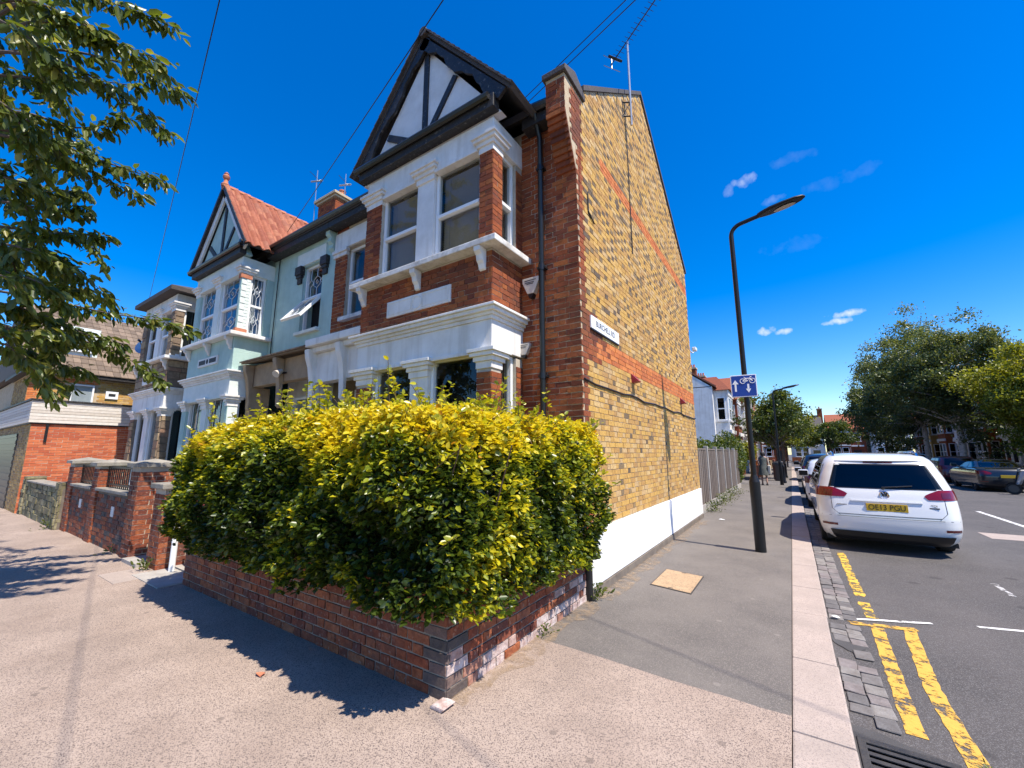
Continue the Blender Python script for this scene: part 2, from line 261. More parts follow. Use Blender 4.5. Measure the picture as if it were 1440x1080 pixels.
        tag(o,label,None,None,kind); return o
def fastmesh(name,V,Q,rnd,mt,parent=None,kind=None,off=None):
    V=np.asarray(V,np.float32)
    if off is not None: V=V-np.array(off,np.float32)
    me=bpy.data.meshes.new(name); me.vertices.add(len(V)); me.vertices.foreach_set('co',V.ravel()); k=Q.shape[1]
    me.loops.add(Q.size); me.loops.foreach_set('vertex_index',Q.ravel().astype(np.int32)); me.polygons.add(len(Q)); me.polygons.foreach_set('loop_start',np.arange(0,Q.size,k,dtype=np.int32)); 
    me.update(calc_edges=True); a=me.attributes.new('rnd','FLOAT','FACE'); a.data.foreach_set('value',np.asarray(rnd,np.float32)); me.materials.append(MATS[mt])
    o=bpy.data.objects.new(name,me); col.objects.link(o)
    if parent: o.parent=parent
    if kind: o['kind']=kind
    return o
def leaves(P,size,rnd,dirs=None,aspect=.6,droop=.0,fold=.25,up=.5):
    """leaf blades at P: two quads folded on the midrib; dirs = growth direction (or random)"""
    n=len(P); P=np.asarray(P,float)
    if dirs is None: dirs=rng.normal(size=(n,3)); 
    d=dirs+rng.normal(size=(n,3))*.45; d[:,2]-=droop; d/=np.linalg.norm(d,axis=1)[:,None]+1e-9
    nr=rng.normal(size=(n,3)); nr[:,2]+=up*2.5; s=np.cross(d,nr); s/=np.linalg.norm(s,axis=1)[:,None]+1e-9; nn=np.cross(s,d)
    sz=(np.asarray(size)*rng.uniform(.5,1.35,n))[:,None]; wd=sz*aspect*.5
    v=np.stack([P,P+d*sz*.3+s*wd*.9+nn*wd*fold,P+d*sz*.7+s*wd*.75+nn*wd*fold,P+d*sz-nn*sz*.08,P+d*sz*.7-s*wd*.75+nn*wd*fold,P+d*sz*.3-s*wd*.9+nn*wd*fold],1).reshape(-1,3)
    b=np.arange(n)[:,None]*6; Q=np.concatenate([b+np.array([[0,1,2,3]]),b+np.array([[0,3,4,5]])],1).reshape(-1,4); return v,Q,np.repeat(rnd,2)
# ------------------------------------------------------------------ bricks
def lay(acc,F,w,h,mi,pred=None,bond='flemish',L=.215,H=.065,j=.01,v0=0.,proud=.007,hd=None):
    rows=int(h/(H+j)+1e-6)
    for i in range(rows):
        v=v0+i*(H+j); u=-((L+j)*.75 if bond=='flemish' else (L+j)/2) if i%2 else 0.; k=0
        while u<w-.02:
            l=L if (bond!='flemish' or k%2==0) else L/2-.005
            a=max(u,0); b=min(u+l,w); a=0. if a<.06 else a; b=w if w-b<.06 else b; hdr=(bond=='flemish' and k%2==1)
            if b-a>.035:
                m=mi
                if pred: m=pred((a+b)/2,v+H/2,hdr,i,(b-a)/2)
                if m is not None and m is not False: acc.append((F,a,b,v,v+H,proud+random.uniform(-.003,.003),m))
            u+=l+j; k+=1
_unit={}
def unit_brick(mname,var):
    key=(mname,var)
    if key not in _unit:
        rr=random.Random(var*31+len(mname)); j=lambda a:rr.uniform(-a,a)
        b=MB(); b.v=[]; P=[]
        for z in (0,1):
            for x,y in ((0,0),(1,0),(1,1),(0,1)): P.append((x+j(.022),y+(j(.12) if y==0 else 0),z+j(.07)))
        b.add(P,[(3,2,1,0),(4,5,6,7),(0,1,5,4),(1,2,6,5),(2,3,7,6),(3,0,4,7)])
        me=bpy.data.meshes.new('brick'); me.from_pydata(b.v,[],b.f); me.materials.append(MATS[mname]); bm=bmesh.new(); bm.from_mesh(me); bmesh.ops.recalc_face_normals(bm,faces=bm.faces); bm.to_mesh(me); bm.free(); _unit[key]=me
    return _unit[key]
def emit(th,acc,mats,n_ind=300,name='brick',joined='brickwork',depth=.03):
    org=ORG[th.name]
    def key(b): F=b[0]; c=F.p((b[1]+b[2])/2,(b[3]+b[4])/2,0); d=(c-CAM); return d.length/max(.15,-d.normalized().dot(F.N))**.5
    acc=sorted(acc,key=key); one=acc[:n_ind]; rest=acc[n_ind:]
    for F,a,b,v0,v1,pr,m in one:
        o=bpy.data.objects.new(name,unit_brick(mats[m],random.randrange(4))); col.objects.link(o); o.parent=th
        # local x=U, y=-N (y=0 outer face), z=V
        M=Matrix(((F.U.x,-F.N.x,0),(F.U.y,-F.N.y,0),(0,0,1))).to_4x4(); M.translation=F.p(a,v0,pr)-org
        o.matrix_local=M@Matrix.Diagonal((b-a,depth,v1-v0,1))
    if rest:
        q=MB()
        for F,a,b,v0,v1,pr,m in rest:
            jj=lambda:random.uniform(-.003,.003)
            P=[F.p(a+jj(),v0+jj(),pr),F.p(b+jj(),v0+jj(),pr+jj()*.5),F.p(b+jj(),v1+jj(),pr),F.p(a+jj(),v1+jj(),pr+jj()*.5),F.p(a,v0,-.01),F.p(b,v0,-.01),F.p(b,v1,-.01),F.p(a,v1,-.01)]
            q.add(P,[(0,1,2,3),(1,0,4,5),(2,1,5,6),(3,2,6,7),(0,3,7,4)],m,random.random())
        q.build(joined,mats,th,kind='stuff')
# ------------------------------------------------------------------ windows
def window(th,F,u0,u1,v0,v1,rail=None,fw=.05,depth=.07,back='dark_room',blind=False,lead=False,frame='upvc_white',setback=.05,backd=.35,split=None,label=None):
    b=MB(); n1=-setback; n0=n1-depth
    b.fb(F,u0,u0+fw,v0,v1,n0,n1); b.fb(F,u1-fw,u1,v0,v1,n0,n1); b.fb(F,u0+fw,u1-fw,v1-fw,v1,n0,n1); b.fb(F,u0+fw,u1-fw,v0,v0+fw*1.2,n0,n1)
    if rail: b.fb(F,u0+fw,u1-fw,rail-.025,rail+.025,n0,n1+.012)
    if split: b.fb(F,split-.025,split+.025,v0+fw,v1-fw,n0+.003,n1-.003)
    wo=b.build('window',frame,th,bev=.004,label=label)
    zs=[(v0+fw*1.2,(rail-.025) if rail else v1-fw)]+([(rail+.025,v1-fw)] if rail else [])
    for i,(a,c) in enumerate(zs):
        q=MB(); nn=n0+.02+(.022 if i else 0); q.add([F.p(u0+fw,a,nn),F.p(u1-fw,a,nn),F.p(u1-fw,c,nn),F.p(u0+fw,c,nn)],[(0,1,2,3)]); q.build('pane','glass',wo)
        if lead:
            q=MB(); uc=(u0+u1)/2; vc=(a+c)/2; hw=(u1-u0)/2-fw; hh=(c-a)/2; nb=nn+.008; r=.008
            T=lambda *pts:q.tube([F.p(uc+x*hw,vc+y*hh,nb) for x,y in pts],r,4)
            T((0,1),(0,.42)); T((0,-1),(0,-.42)); T((0,.42),(.38,.2),(.38,-.2),(0,-.42),(-.38,-.2),(-.38,.2),(0,.42)); T((.38,0),(.7,.25),(.7,1)); T((-.38,0),(-.7,.25),(-.7,1)); T((.38,0),(.7,-.25),(.7,-1)); T((-.38,0),(-.7,-.25),(-.7,-1)); T((.7,.25),(1,.0)); T((-.7,.25),(-1,.0)); T((0,.16),(.14,0),(0,-.16),(-.14,0),(0,.16))
            q.build('leading','lead_came',wo)
    if blind:
        q=MB(); nv=int((v1-v0-.1)/.038)
        for k in range(nv):
            z=v0+.06+k*.038; q.add([F.p(u0+fw,z,n0-.075),F.p(u1-fw,z,n0-.075),F.p(u1-fw,z+.026,n0-.05),F.p(u0+fw,z+.026,n0-.05)],[(0,1,2,3)])
        for uu in (u0+.2*(u1-u0),u1-.2*(u1-u0)): q.fb(F,uu-.002,uu+.002,v0+.05,v1-.05,n0-.049,n0-.047)
        q.build('blind','blind',wo)
    q=MB(); q.add([F.p(u0,v0,n0-backd),F.p(u1,v0,n0-backd),F.p(u1,v1,n0-backd),F.p(u0,v1,n0-backd)],[(0,1,2,3)]); q.build('room_shade' if back=='dark_room' else 'curtain_or_sky_tint',back,wo)  # black sheet stands in for the unlit room; blue one paints reflected sky
    return wo
def text_mesh(s,size,ext=.001):
    c=bpy.data.curves.new('t','FONT'); c.body=s; c.size=size; c.extrude=ext; c.align_x='CENTER'; c.align_y='CENTER'; o=bpy.data.objects.new('t',c); col.objects.link(o)
    dg=bpy.context.evaluated_depsgraph_get(); me=bpy.data.meshes.new_from_object(o.evaluated_get(dg)); bpy.data.objects.remove(o); bpy.data.curves.remove(c); return me
def lettering(s,size,F,u,v,n,mt,parent,name='lettering',ext=.001,sx=1.):
    me=text_mesh(s,size,ext); me.materials.clear(); me.materials.append(MATS[mt]); o=bpy.data.objects.new(name,me); col.objects.link(o); o.parent=parent
    rt=parent; org=Vector((0,0,0))
    while rt is not None:
        if rt.name in ORG: org=ORG[rt.name]; break
        rt=rt.parent
    X=F.U; M=Matrix(((X.x,0,F.N.x),(X.y,0,F.N.y),(0,1,F.N.z))).to_4x4(); M.translation=F.p(u,v,n)-org; o.matrix_local=M@Matrix.Diagonal((sx,1,1,1)); return o
# ================================================================== THE SETTING
def struct(o): return tag(o,kind='structure')
RZ=-.06                                                            # road level; pavement is 0
b=MB(); b.box(-250,300,-120,420,-.5,-.09); struct(b.build('ground','asphalt'))
b=MB(); P=[]
for i in range(41):
    y=-6+i*i*.11; P.append([(x,y,RZ-.0*x) for x in (.15,1.5,4.5,7.5,8.9)])
b.grid(P); struct(b.build('road','asphalt'))
# pavements: front one in pinkish aggregate, side one in grey asphalt; the joint runs from the wall to the kerb
J=[at_z(x,y,0) for x,y in ((775,902),(850,925),(940,955),(1030,982),(1080,998),(1115,1007))]
jl=[(-2.30,J[0].y-.03)]+[(p.x+random.uniform(-.02,.02),p.y+random.uniform(-.01,.01)) for p in J[:-1]]+[(-.152,J[-1].y)]
b=MB(); poly=[(-.152,-4.2),(-.152,jl[-1][1])]+jl[::-1][1:]+[(-2.30,2.5),(-60,2.5),(-60,-4.2)]
b.prism([(x,y,-.085) for x,y in poly],(0,0,.085)); struct(b.build('front_pavement','pavement_front'))
b=MB(); poly=jl+[(-.152,110),(-4.2,110),(-4.2,11.9),(-2.30,11.9)]
b.prism([(x,y,-.085) for x,y in poly],(0,0,.0832)); struct(b.build('side_pavement','pavement_side'))
b=MB(); b.box(9.2,13.2,-6,110,-.085,.0); struct(b.build('right_pavement','pavement_side'))
b=MB(); b.box(-60,-.2,-9.5,-4.35,-.085,RZ); struct(b.build('front_road','asphalt'))
# kerbs, stone by stone
def kerb(name,x0,x1,y0,y1,ln):
    k=bpy.data.objects.new(name,None); col.objects.link(k); struct(k); ORG[k.name]=Vector((0,0,0)); y=y0; i=0
    while y<y1:
        l=ln*random.uniform(.8,1.2); q=MB(); dz=random.uniform(-.004,.004); q.box(x0,x1+random.uniform(-.006,.006),y+.004,y+l-.004,-.2,.006+dz); q.build('kerb_stone','granite',k,bev=.012); y+=l
kerb('kerb',-.148,.15,-4.2,60,1.25); kerb('far_kerb',8.9,9.2,5,80,1.6)
# granite setts in the gutter
k=bpy.data.objects.new('gutter_setts',None); col.objects.link(k); struct(k); ORG[k.name]=Vector((0,0,0))
sm=[]
for v in range(5):
    q=MB(); q.box(-.5,.5,-.5,.5,-.12,.0); rr=random.Random(v)
    q.v=[(x+rr.uniform(-.06,.06),y+rr.uniform(-.06,.06),z) for x,y,z in q.v]; o=q.build('sett','sett',None,bev=.09); sm.append(o.data); bpy.data.objects.remove(o)
for r,(xc,wd) in enumerate(((.225,.115),(.345,.115))):
    y=3.62+r*.05
    while y<17:
        l=random.uniform(.12,.19)
        gap=(4.55<y<5.05) or (y<3.8 and r==0) or (5.5<y<5.62)
        if not gap or random.random()<.15:
            o=bpy.data.objects.new('sett',sm[random.randrange(5)]); col.objects.link(o); o.parent=k; o.location=(xc+random.uniform(-.006,.006),y+l/2,RZ+.012+random.uniform(-.004,.005)); o.scale=(wd,l-.012,.1); o.rotation_euler=(random.uniform(-.02,.02),random.uniform(-.03,.03),random.uniform(-.05,.05))
        y+=l
# painted markings
def strip(name,pts,wd,mt,z=RZ+.004,rag=.006):
    P=[Vector(p) for p in pts]; n=[]; 
    for i in range(len(P)-1):
        seg=max(1,int((P[i+1]-P[i]).length/.08)); n+=[P[i].lerp(P[i+1],t/seg) for t in range(seg)]
    n.append(P[-1]); L_=[];Rr=[]
    for i,p in enumerate(n):
        d=(n[min(i+1,len(n)-1)]-n[max(i-1,0)]).normalized(); s=Vector((d.y,-d.x)); L_.append((*(p+s*(wd/2+random.uniform(-rag,rag))),z)); Rr.append((*(p-s*(wd/2+random.uniform(-rag,rag))),z))
    q=MB(); q.grid([L_,Rr]); return struct(q.build(name,mt))
Vx=lambda *a:[Vector(p) for p in a]
strip('yellow_line',Vx((.545,5.68),(.475,3.72)),.10,'yellow_paint')
strip('yellow_line',Vx((.80,5.80),(.70,4.5),(.70,3.55),(.66,2.4)),.10,'yellow_paint')
strip('yellow_line',Vx((.33,5.67),(.86,5.81)),.09,'yellow_paint',RZ+.006)
strip('yellow_line',Vx((.545,9.4),(.53,6.75)),.10,'yellow_worn',rag=.012)
strip('yellow_line',Vx((.53,6.5),(.54,5.95)),.10,'yellow_worn',rag=.012)
strip('white_line',Vx((.36,5.80),(1.02,6.10)),.05,'white_paint_road',RZ+.008)
strip('white_line',Vx((1.38,6.25),(2.3,6.55)),.05,'white_paint_road')
strip('white_line',Vx((2.06,8.35),(2.06,7.75)),.06,'white_road_worn')
for y in (14.2,20.5,26.8,33,39): strip('centre_line',Vx((4.4,y+3.9),(4.36,y)),.11,'white_paint_road')
q=MB(); q.box(3.2,8.6,12.6,13.4,RZ-.05,RZ+.003); struct(q.build('road_patch','granite'))
def blob(name,cx,cy,rx,ry,mt,z,n=26,seed=1):
    rr=random.Random(seed); P=[]
    for i in range(n):
        t=2*math.pi*i/n; f=1+.35*noise.noise((math.cos(t)*1.3+seed,math.sin(t)*1.3,seed)); P.append((cx+rx*f*math.cos(t),cy+ry*f*math.sin(t),z))
    q=MB(); q.add(P,[tuple(range(n))]); return struct(q.build(name,mt))
blob('tar_patch',.25,3.3,.5,.35,'patch_tar',RZ+.002,seed=3); blob('tar_patch',.27,5.25,.14,.35,'patch_tar',RZ+.006,seed=8)
# sandy dirt washed up along the foot of the flank wall
def drift(pts,wd,seed):
    q=MB(); rr=random.Random(seed); A_=[];B_=[];C_=[]
    for i,(x,y) in enumerate(pts): k=wd*(.55+.9*rr.random()); A_.append((x,y,.010)); B_.append((x+k*.5,y+(k*.1 if i==0 else 0),.006)); C_.append((x+k,y,.0035))
    q.grid([A_,B_,C_]); struct(q.build('sand_drift','sand'))
drift([(-2.07,2.32+i*.12) for i in range(20)],.17,4); drift([(-2.03,4.75+i*.2) for i in range(34)],.17,5)
# ================================================================== CORNER HOUSE
XF=-2.08; YF=4.67; YB=11.95; XP=-7.60; ZE=6.41
H=thing('corner_house','yellow stock brick end house with half timbered gable bay and white plinth beside the street','house',(-4.8,8.3,0))
RB=['red_brick','stock_brick','orange_brick','dark_brick','painted_brick']
gab=[(YF,0),(YB,0),(YB,6.74),(8.18,9.48),(4.94,6.91),(4.94,6.72),(4.36,6.72),(4.36,6.22),(4.67,5.45)]
def inpoly(y,z,poly=gab):
    c=False; n=len(poly)
    for i in range(n):
        (a,b1),(c1,d)=poly[i],poly[(i+1)%n]
        if (b1>z)!=(d>z) and y<(c1-a)*(z-b1)/(d-b1)+a: c=not c
    return c
b=MB(); b.prism([(XF,y,z) for y,z in gab],(-.28,0,0)); b.build('flank_wall','mortar_tan',H)
FF=Fr((XF,4.33,0),(0,1,0),(1,0,0)); acc=[]
def pf(u,v,hdr,i,hw):
    y=4.33+u
    if not(inpoly(y-hw+.012,v+.03) and inpoly(y+hw-.012,v+.03) and inpoly(y,v-.028) and inpoly(y-hw+.012,v-.03) and inpoly(y+hw-.012,v-.03)): return None
    if .10<v<.72 and y>4.72: return None
    qn=.13+.10*((i//2)%2)
    if y<YF+qn: return 0
    if v<.1: return 3
    if 2.95<=v<3.19 and y>5.2: return 2 if y>5.75 or random.random()<.7 else 0
    if 2.88<v<3.5 and y<5.1+.35*random.random(): return 0
    if 6.0<=v<6.19 and y>5.5: return 2
    r=random.random(); up=min(1,max(0,(v-1.5)/3.5))
    if hdr and r<.10+.42*up: return 3
    if r<.02+.05*up: return 3
    return 1
lay(acc,FF,YB-4.33,9.6,1,pf)
# front wall (right strip, between bay and corner; left strip with the single window)
FW=Fr((XP,YF,0),(1,0,0),(0,-1,0)); wl=dict(u0=.40,u1=.99,v0=4.31,v1=5.80)
b=MB(); T=.28
b.fb(FW,0,wl['u0'],3.7,ZE,-T,0); b.fb(FW,wl['u1'],2.2,3.7,ZE,-T,0); b.fb(FW,wl['u0'],wl['u1'],3.7,wl['v0'],-T,0); b.fb(FW,wl['u0'],wl['u1'],wl['v1'],ZE,-T,0); b.fb(FW,4.6,5.24,0,ZE,-T,0); b.fb(FW,1.95,2.2,0,3.7,-T,0); b.fb(FW,0,.12,0,3.7,-T,0); b.fb(FW,2.2,4.6,6.3,ZE,-T,0)
b.build('front_wall','mortar_light',H)
lay(acc,FW,5.52,2.72,0,lambda u,v,h,i,hw:0 if v<4.22 and u<2.0 else None,v0=3.69)
lay(acc,FW,wl['u0'],2.1,0,v0=4.215); lay(acc,Fr(FW.p(wl['u1'],0,0),FW.U,FW.N),2.0-wl['u1'],2.1,0,v0=4.215)
lay(acc,Fr(FW.p(4.645,0,0),FW.U,FW.N),.875,6.4,0,v0=0)
# corbelled kneeler of the gable wall seen from the front
for i in range(10):
    z=5.45+i*.075; y=YF-.031*(i+1); F2=Fr((XF-.28,y,z),(1,0,0),(0,-1,0)); b=MB(); b.box(XF-.278,XF-.006,y,YF+.05,z,z+.076); b.build('corbel_course','red_brick',H)
    lay(acc,F2,.28,.0751,0)
F2=Fr((XF-.28,4.36,6.22),(1,0,0),(0,-1,0)); b=MB(); b.box(XF-.279,XF-.005,4.361,4.93,6.2,6.73); b.build('kneeler','red_brick',H); lay(acc,F2,.28,.5,0)
b=MB(); b.prism([(XF+.04,4.31,6.72),(XF+.04,4.97,6.72),(XF+.04,4.97,6.82),(XF+.04,4.64,6.95),(XF+.04,4.31,6.80)],(-.36,0,0)); b.build('kneeler_coping','slate_plain',H,bev=.01)
# bay: rectangular, two storeys, x -5.60..-2.96, front at y 3.955
BX0,BX1,BY=-5.60,-2.96,3.955; BF=Fr((BX0,BY,0),(1,0,0),(0,-1,0)); BS=Fr((BX1,BY,0),(0,1,0),(1,0,0)); BL=Fr((BX0,YF,0),(0,-1,0),(-1,0,0)); WB=BX1-BX0; DB=YF-BY
def bay(th,BF,BS,BL,W,D,br,mortar,trim,frz,winback,pier_r,lead=False,blind=False,low=.0,wallmat=None,sillmat='peeling_white',cols=None,frame='upvc_white'):
    """wall piers, friezes, cornice, sill, brackets, plaque and windows of a two-storey square bay"""
    c=cols; z=lambda v:v+low
    def core(name,mt,*boxes):
        for (F,*a) in boxes: q=MB(); q.fb(F,*a); q.build(name,mt,th)
    pl,pm0,pm1,pr=c  # left pier right edge, mullion edges, right pier left edge
    for nm,(u0,u1) in (('corner_pier',(0,pl)),('corner_pier',(pr,W))):
        core(nm,wallmat or mortar,(BF,u0,u1,z(4.3),z(5.68),-(.2 if nm else .2),-.004))
        core(nm,wallmat or mortar,(BF,u0,u1,0,z(2.68),-.2,-.004))
    core('mullion',frz,(BF,pm0,pm1,z(4.3),z(5.8),-.17,-.01)); core('mullion',frz,(BF,pm0,pm1,.6,z(2.92),-.17,-.01))
    core('bay_panel',wallmat or mortar,(BF,0,W,z(3.46),z(4.26),-.25,-.004),(BS,.002,D,z(3.46),z(4.26),-.25,-.004),(BL,0,D-.002,z(3.46),z(4.26),-.25,-.004))
    core('bay_panel',wallmat or mortar,(BF,0,W,0,.62,-.25,-.004),(BS,.002,D,0,.62,-.25,-.004),(BL,0,D-.002,0,.62,-.25,-.004))
    core('side_pier',wallmat or mortar,(BS,D-.16,D,z(4.3),z(5.8),-.2,-.004),(BS,D-.16,D,.5,z(2.9),-.2,-.004),(BL,0,D,z(4.3),z(5.8),-.2,-.004),(BL,0,D,.5,z(2.9),-.2,-.004))
    if br is not None:
        for u0,u1 in ((0,pl),(pr,W)):
            Fp=Fr(BF.p(u0,0,0),BF.U,BF.N); lay(acc,Fp,u1-u0,1.36,br,v0=z(4.36),bond='stretcher'); lay(acc,Fp,u1-u0,2.05,br,v0=.62,bond='stretcher')
        lay(acc,BF,W,.78,br,None,v0=z(3.485)); lay(acc,BS,D,.78,br,v0=z(3.485))
        lay(acc,BS,.21,1.36,br,v0=z(4.36),bond='stretcher'); lay(acc,BS,.21,2.05,br,v0=.62,bond='stretcher')
        lay(acc,Fr(BS.p(D-.155,0,0),BS.U,BS.N),.15,1.4,br,v0=z(4.36)); lay(acc,Fr(BS.p(D-.155,0,0),BS.U,BS.N),.15,2.2,br,v0=.62); lay(acc,BF,W,.6,br,v0=0)
    # friezes (beam over the windows) and cornices running round the bay
    def ring(name,mt,v0,v1,p,bev=.006,dn=.2):
        q=MB(); q.fb(BF,-p,W+p,v0,v1,-dn,p); q.fb(BS,.2,D,v0,v1,-dn,p); q.fb(BL,0,D-.2,v0,v1,-dn,p); return q.build(name,mt,th,bev=bev)
    q=MB()
    for v0,v1,pl_ in ((z(2.93),z(3.30),.012),(z(5.80),z(6.17),.012)):
        q=MB(); q.fb(BF,-pl_,W+pl_,v0,v1,-.2,pl_); q.fb(BS,.2,D,v0,v1,-.2,pl_); q.fb(BL,0,D-.2,v0,v1,-.2,pl_); q.build('frieze',frz,th,bev=.006)
    for v0,v1,p in ((3.30,3.35,.035),(3.35,3.39,.06),(3.39,3.44,.10),(3.44,3.475,.13)): ring('cornice',trim,z(v0)+.001,z(v1),p)
    ring('window_sill',sillmat,z(4.262),z(4.345),.16,.012); ring('lower_sill','white_paint',.62,.70,.08,.01)
    # soffit steps under the frieze, above each window
    for (u0,u1) in ((pl,pm0),(pm1,pr)):
        for v in (z(2.93),z(5.80)): q=MB(); q.fb(BF,u0+.03,u1-.03,v-.055,v-.001,-.1,.03); q.build('window_head',frz,th,bev=.008)
    # capitals
    for u0,u1 in ((0,pl),(pm0,pm1),(pr,W)):
        for v in (z(2.68),z(5.68)):
            lo=.0 if True else 0
            for (a,bb,p) in ((0,.09,.014),(.09,.15,.04),(.15,.20,.075),(.20,.245,.10)):
                q=MB(); rr=u1>=W-.01; q.fb(BF,u0-p,u1+p,v+a+.001,v+bb,-.15,p)
                if rr: q.fb(BS,.151,.21+p,v+a+.001,v+bb,-.15,p)
                q.build('capital',trim,th,bev=.004)
    for u in (.02,W/2-.06,W-.19):
        q=MB(); prof=[(0,4.26),(.15,4.26),(.145,4.20),(.10,4.16),(.085,4.09),(.05,4.05),(.03,3.99),(0,3.97)]
        q.prism([BF.p(u,z(v),n+.001) for n,v in prof],BF.U*.10); q.build('sill_bracket',trim,th,bev=.006)
    # pier base blocks on the sill
    for u0,u1 in ((0,pl),(pr,W)):
        q=MB(); q.fb(BF,u0-.015,u1+.015,z(4.346),z(4.43),-.1,.02); 
        if u1>=W-.01: q.fb(BS,.101,.225,z(4.346),z(4.43),-.1,.02)
        q.build('pier_base',sillmat,th,bev=.008)
    for (u0,u1) in ((pl,pm0),(pm1,pr)):
        window(th,BF,u0+.005,u1-.005,z(4.35),z(5.80),rail=z(5.06),blind=blind,lead=lead,back=winback,setback=.06,frame=frame)
        window(th,BF,u0+.005,u1-.005,.72,z(2.92),rail=None,back='dark_room',setback=.06,lead=lead,frame=frame)
    window(th,BS,.215,D-.165,z(4.35),z(5.80),rail=z(5.06),blind=blind,lead=lead,back='dark_room' if not lead else 'net_curtain',setback=.05,backd=.2,frame=frame)
    window(th,BS,.215,D-.165,.72,z(2.92),rail=None,blind=blind,back='dark_room',setback=.05,backd=.2,frame=frame)
bay(H,BF,BS,BL,WB,DB,0,'mortar_light','white_paint','white_paint','dark_room',None,blind=True,cols=(.37,1.20,1.55,2.42))
# plaque
q=MB(); q.fb(BF,.66,1.96,3.665,3.915,-.01,.03); pq=q.build('plaque','white_paint',H,bev=.008)
q=MB()
for a,c_ in ((.70,1.20),(1.42,1.92)):
    for v in (3.70,3.875): q.fb(BF,a,c_,v,v+.012,.029,.036)
    q.fb(BF,a,a+.012,3.712,3.875,.029,.036); q.fb(BF,c_-.012,c_,3.712,3.875,.029,.036)
q.tube([BF.p(1.31+.095*math.cos(t*.2618),3.79+.095*math.sin(t*.2618),.031) for t in range(25)],.012,5); q.build('plaque_moulding','white_paint',pq)
# single window left of the bay, with surround
window(H,FW,wl['u0'],wl['u1'],wl['v0']+.02,wl['v1'],rail=5.05,back='dark_room',setback=.08)
q=MB(); q.fb(FW,wl['u0']-.06,wl['u1']+.3,wl['v0']-.09,wl['v0']-.01,-.05,.09); q.build('window_sill','peeling_white',H,bev=.01)
q=MB(); q.fb(FW,wl['u0']-.42,1.98,5.82,6.2,-.05,.03); q.build('window_head','white_paint',H,bev=.01)
for (a,c_,p) in ((0,.08,.04),(.08,.15,.07)): q=MB(); q.fb(FW,-.02-p*.3,.38+p,5.66+a,5.66+c_,-.02,p); q.build('capital','white_paint',H,bev=.005)
# gable
GX=(BX0+BX1)/2; GY=3.865; GH=1.58; GZ0,GZ1=6.42,8.23
b=MB(); b.prism([(GX-1.46,BY-.0,6.19),(GX+1.46,BY-.0,6.19),(GX,BY,8.06)],(0,.12,0)); b.build('gable_panel','stucco',H)
def timber(*a):
    q=MB(); (x0,z0),(x1,z1),w_=a; d=Vector((x1-x0,0,z1-z0)).normalized(); s=Vector((d.z,0,-d.x))*w_/2; p0=Vector((x0,BY-.03,z0)); p1=Vector((x1,BY-.03,z1)); q.prism([p0-s,p1-s,p1+s,p0+s],(0,.06,0)); q.build('timber','black_timber',H,bev=.004)
timber((GX,6.42),(GX,7.95),.10); timber((GX+.06,6.46),(GX+.62,7.22),.10); timber((GX-.18,6.46),(GX-.86,6.86),.11)
q=MB(); q.box(GX-1.42,GX+1.42,GY-.05,BY-.002,6.20,6.40); q.build('gable_beam','black_timber',H,bev=.01)
q=MB(); q.tube([(GX-1.48,GY-.085,6.37),(GX+1.36,GY-.085,6.35)],.05,8); q.build('gutter','black_plastic',H,smooth=True)
for sg in (-1,1):
    P=[];n=28
    L0=Vector((GX+sg*GH,GY,GZ0)); L1=Vector((GX,GY,GZ1)); d=(L1-L0); ln=d.length; dn=d.normalized(); nrm=Vector((-dn.z*sg*-1,0,dn.x*sg*-1)); nrm=Vector((-sg*abs(dn.z),0,-abs(dn.x)))
    top=[L0+dn*(ln*i/n) for i in range(n+1)]; bot=[]
    for i in range(n+1):
        t=i/n; dp=.135+.045*math.sin(t*math.pi*5-.6)+.016*(math.sin(t*math.pi*17))
        if t<.05: dp=.16
        bot.append(top[i]+nrm*dp)
    q=MB()
    for i in range(n): q.prism([top[i],top[i+1],bot[i+1],bot[i]],(0,.045,0))
    q.build('bargeboard','black_timber',H)
    # roof slope with tile edges
    e0=L0+dn*-.10; e1=L1+Vector((0,0,.03)); off=Vector((sg*abs(dn.z),0,abs(dn.x)))*.02; q=MB()
    q.prism([e0+off,e1+off,e1+off*3.6,e0+off*3.6],(0,2.85,0)); q.build('gable_roof','slate_plain',H)
    q=MB(); nt_=16
    for i in range(nt_):
        a=e0.lerp(e1,i/nt_)+off*3.4; c2=e0.lerp(e1,(i+1.08)/nt_)+off*3.2; q.prism([a,c2,c2+off*.9,a+off*1.6],(0,.20+random.uniform(0,.02),0),0,random.random()); 
        for k_ in range(1,8):
            q.prism([a+Vector((0,k_*.21,0)),c2+Vector((0,k_*.21,0)),c2+off*.9+Vector((0,k_*.21,0)),a+off*1.6+Vector((0,k_*.21,0))],(0,.205,0),0,random.random())
    for v_ in range(len(q.v)): x,y,zz=q.v[v_]; q.v[v_]=(x,y-.05,zz)
    q.build('roof_tiles','slate',H,kind='stuff')
q=MB(); q.tube([(GX,GY-.06,GZ1+.06),(GX,6.6,GZ1+.06)],.08,8); q.build('ridge_tiles','slate_plain',H,smooth=True)
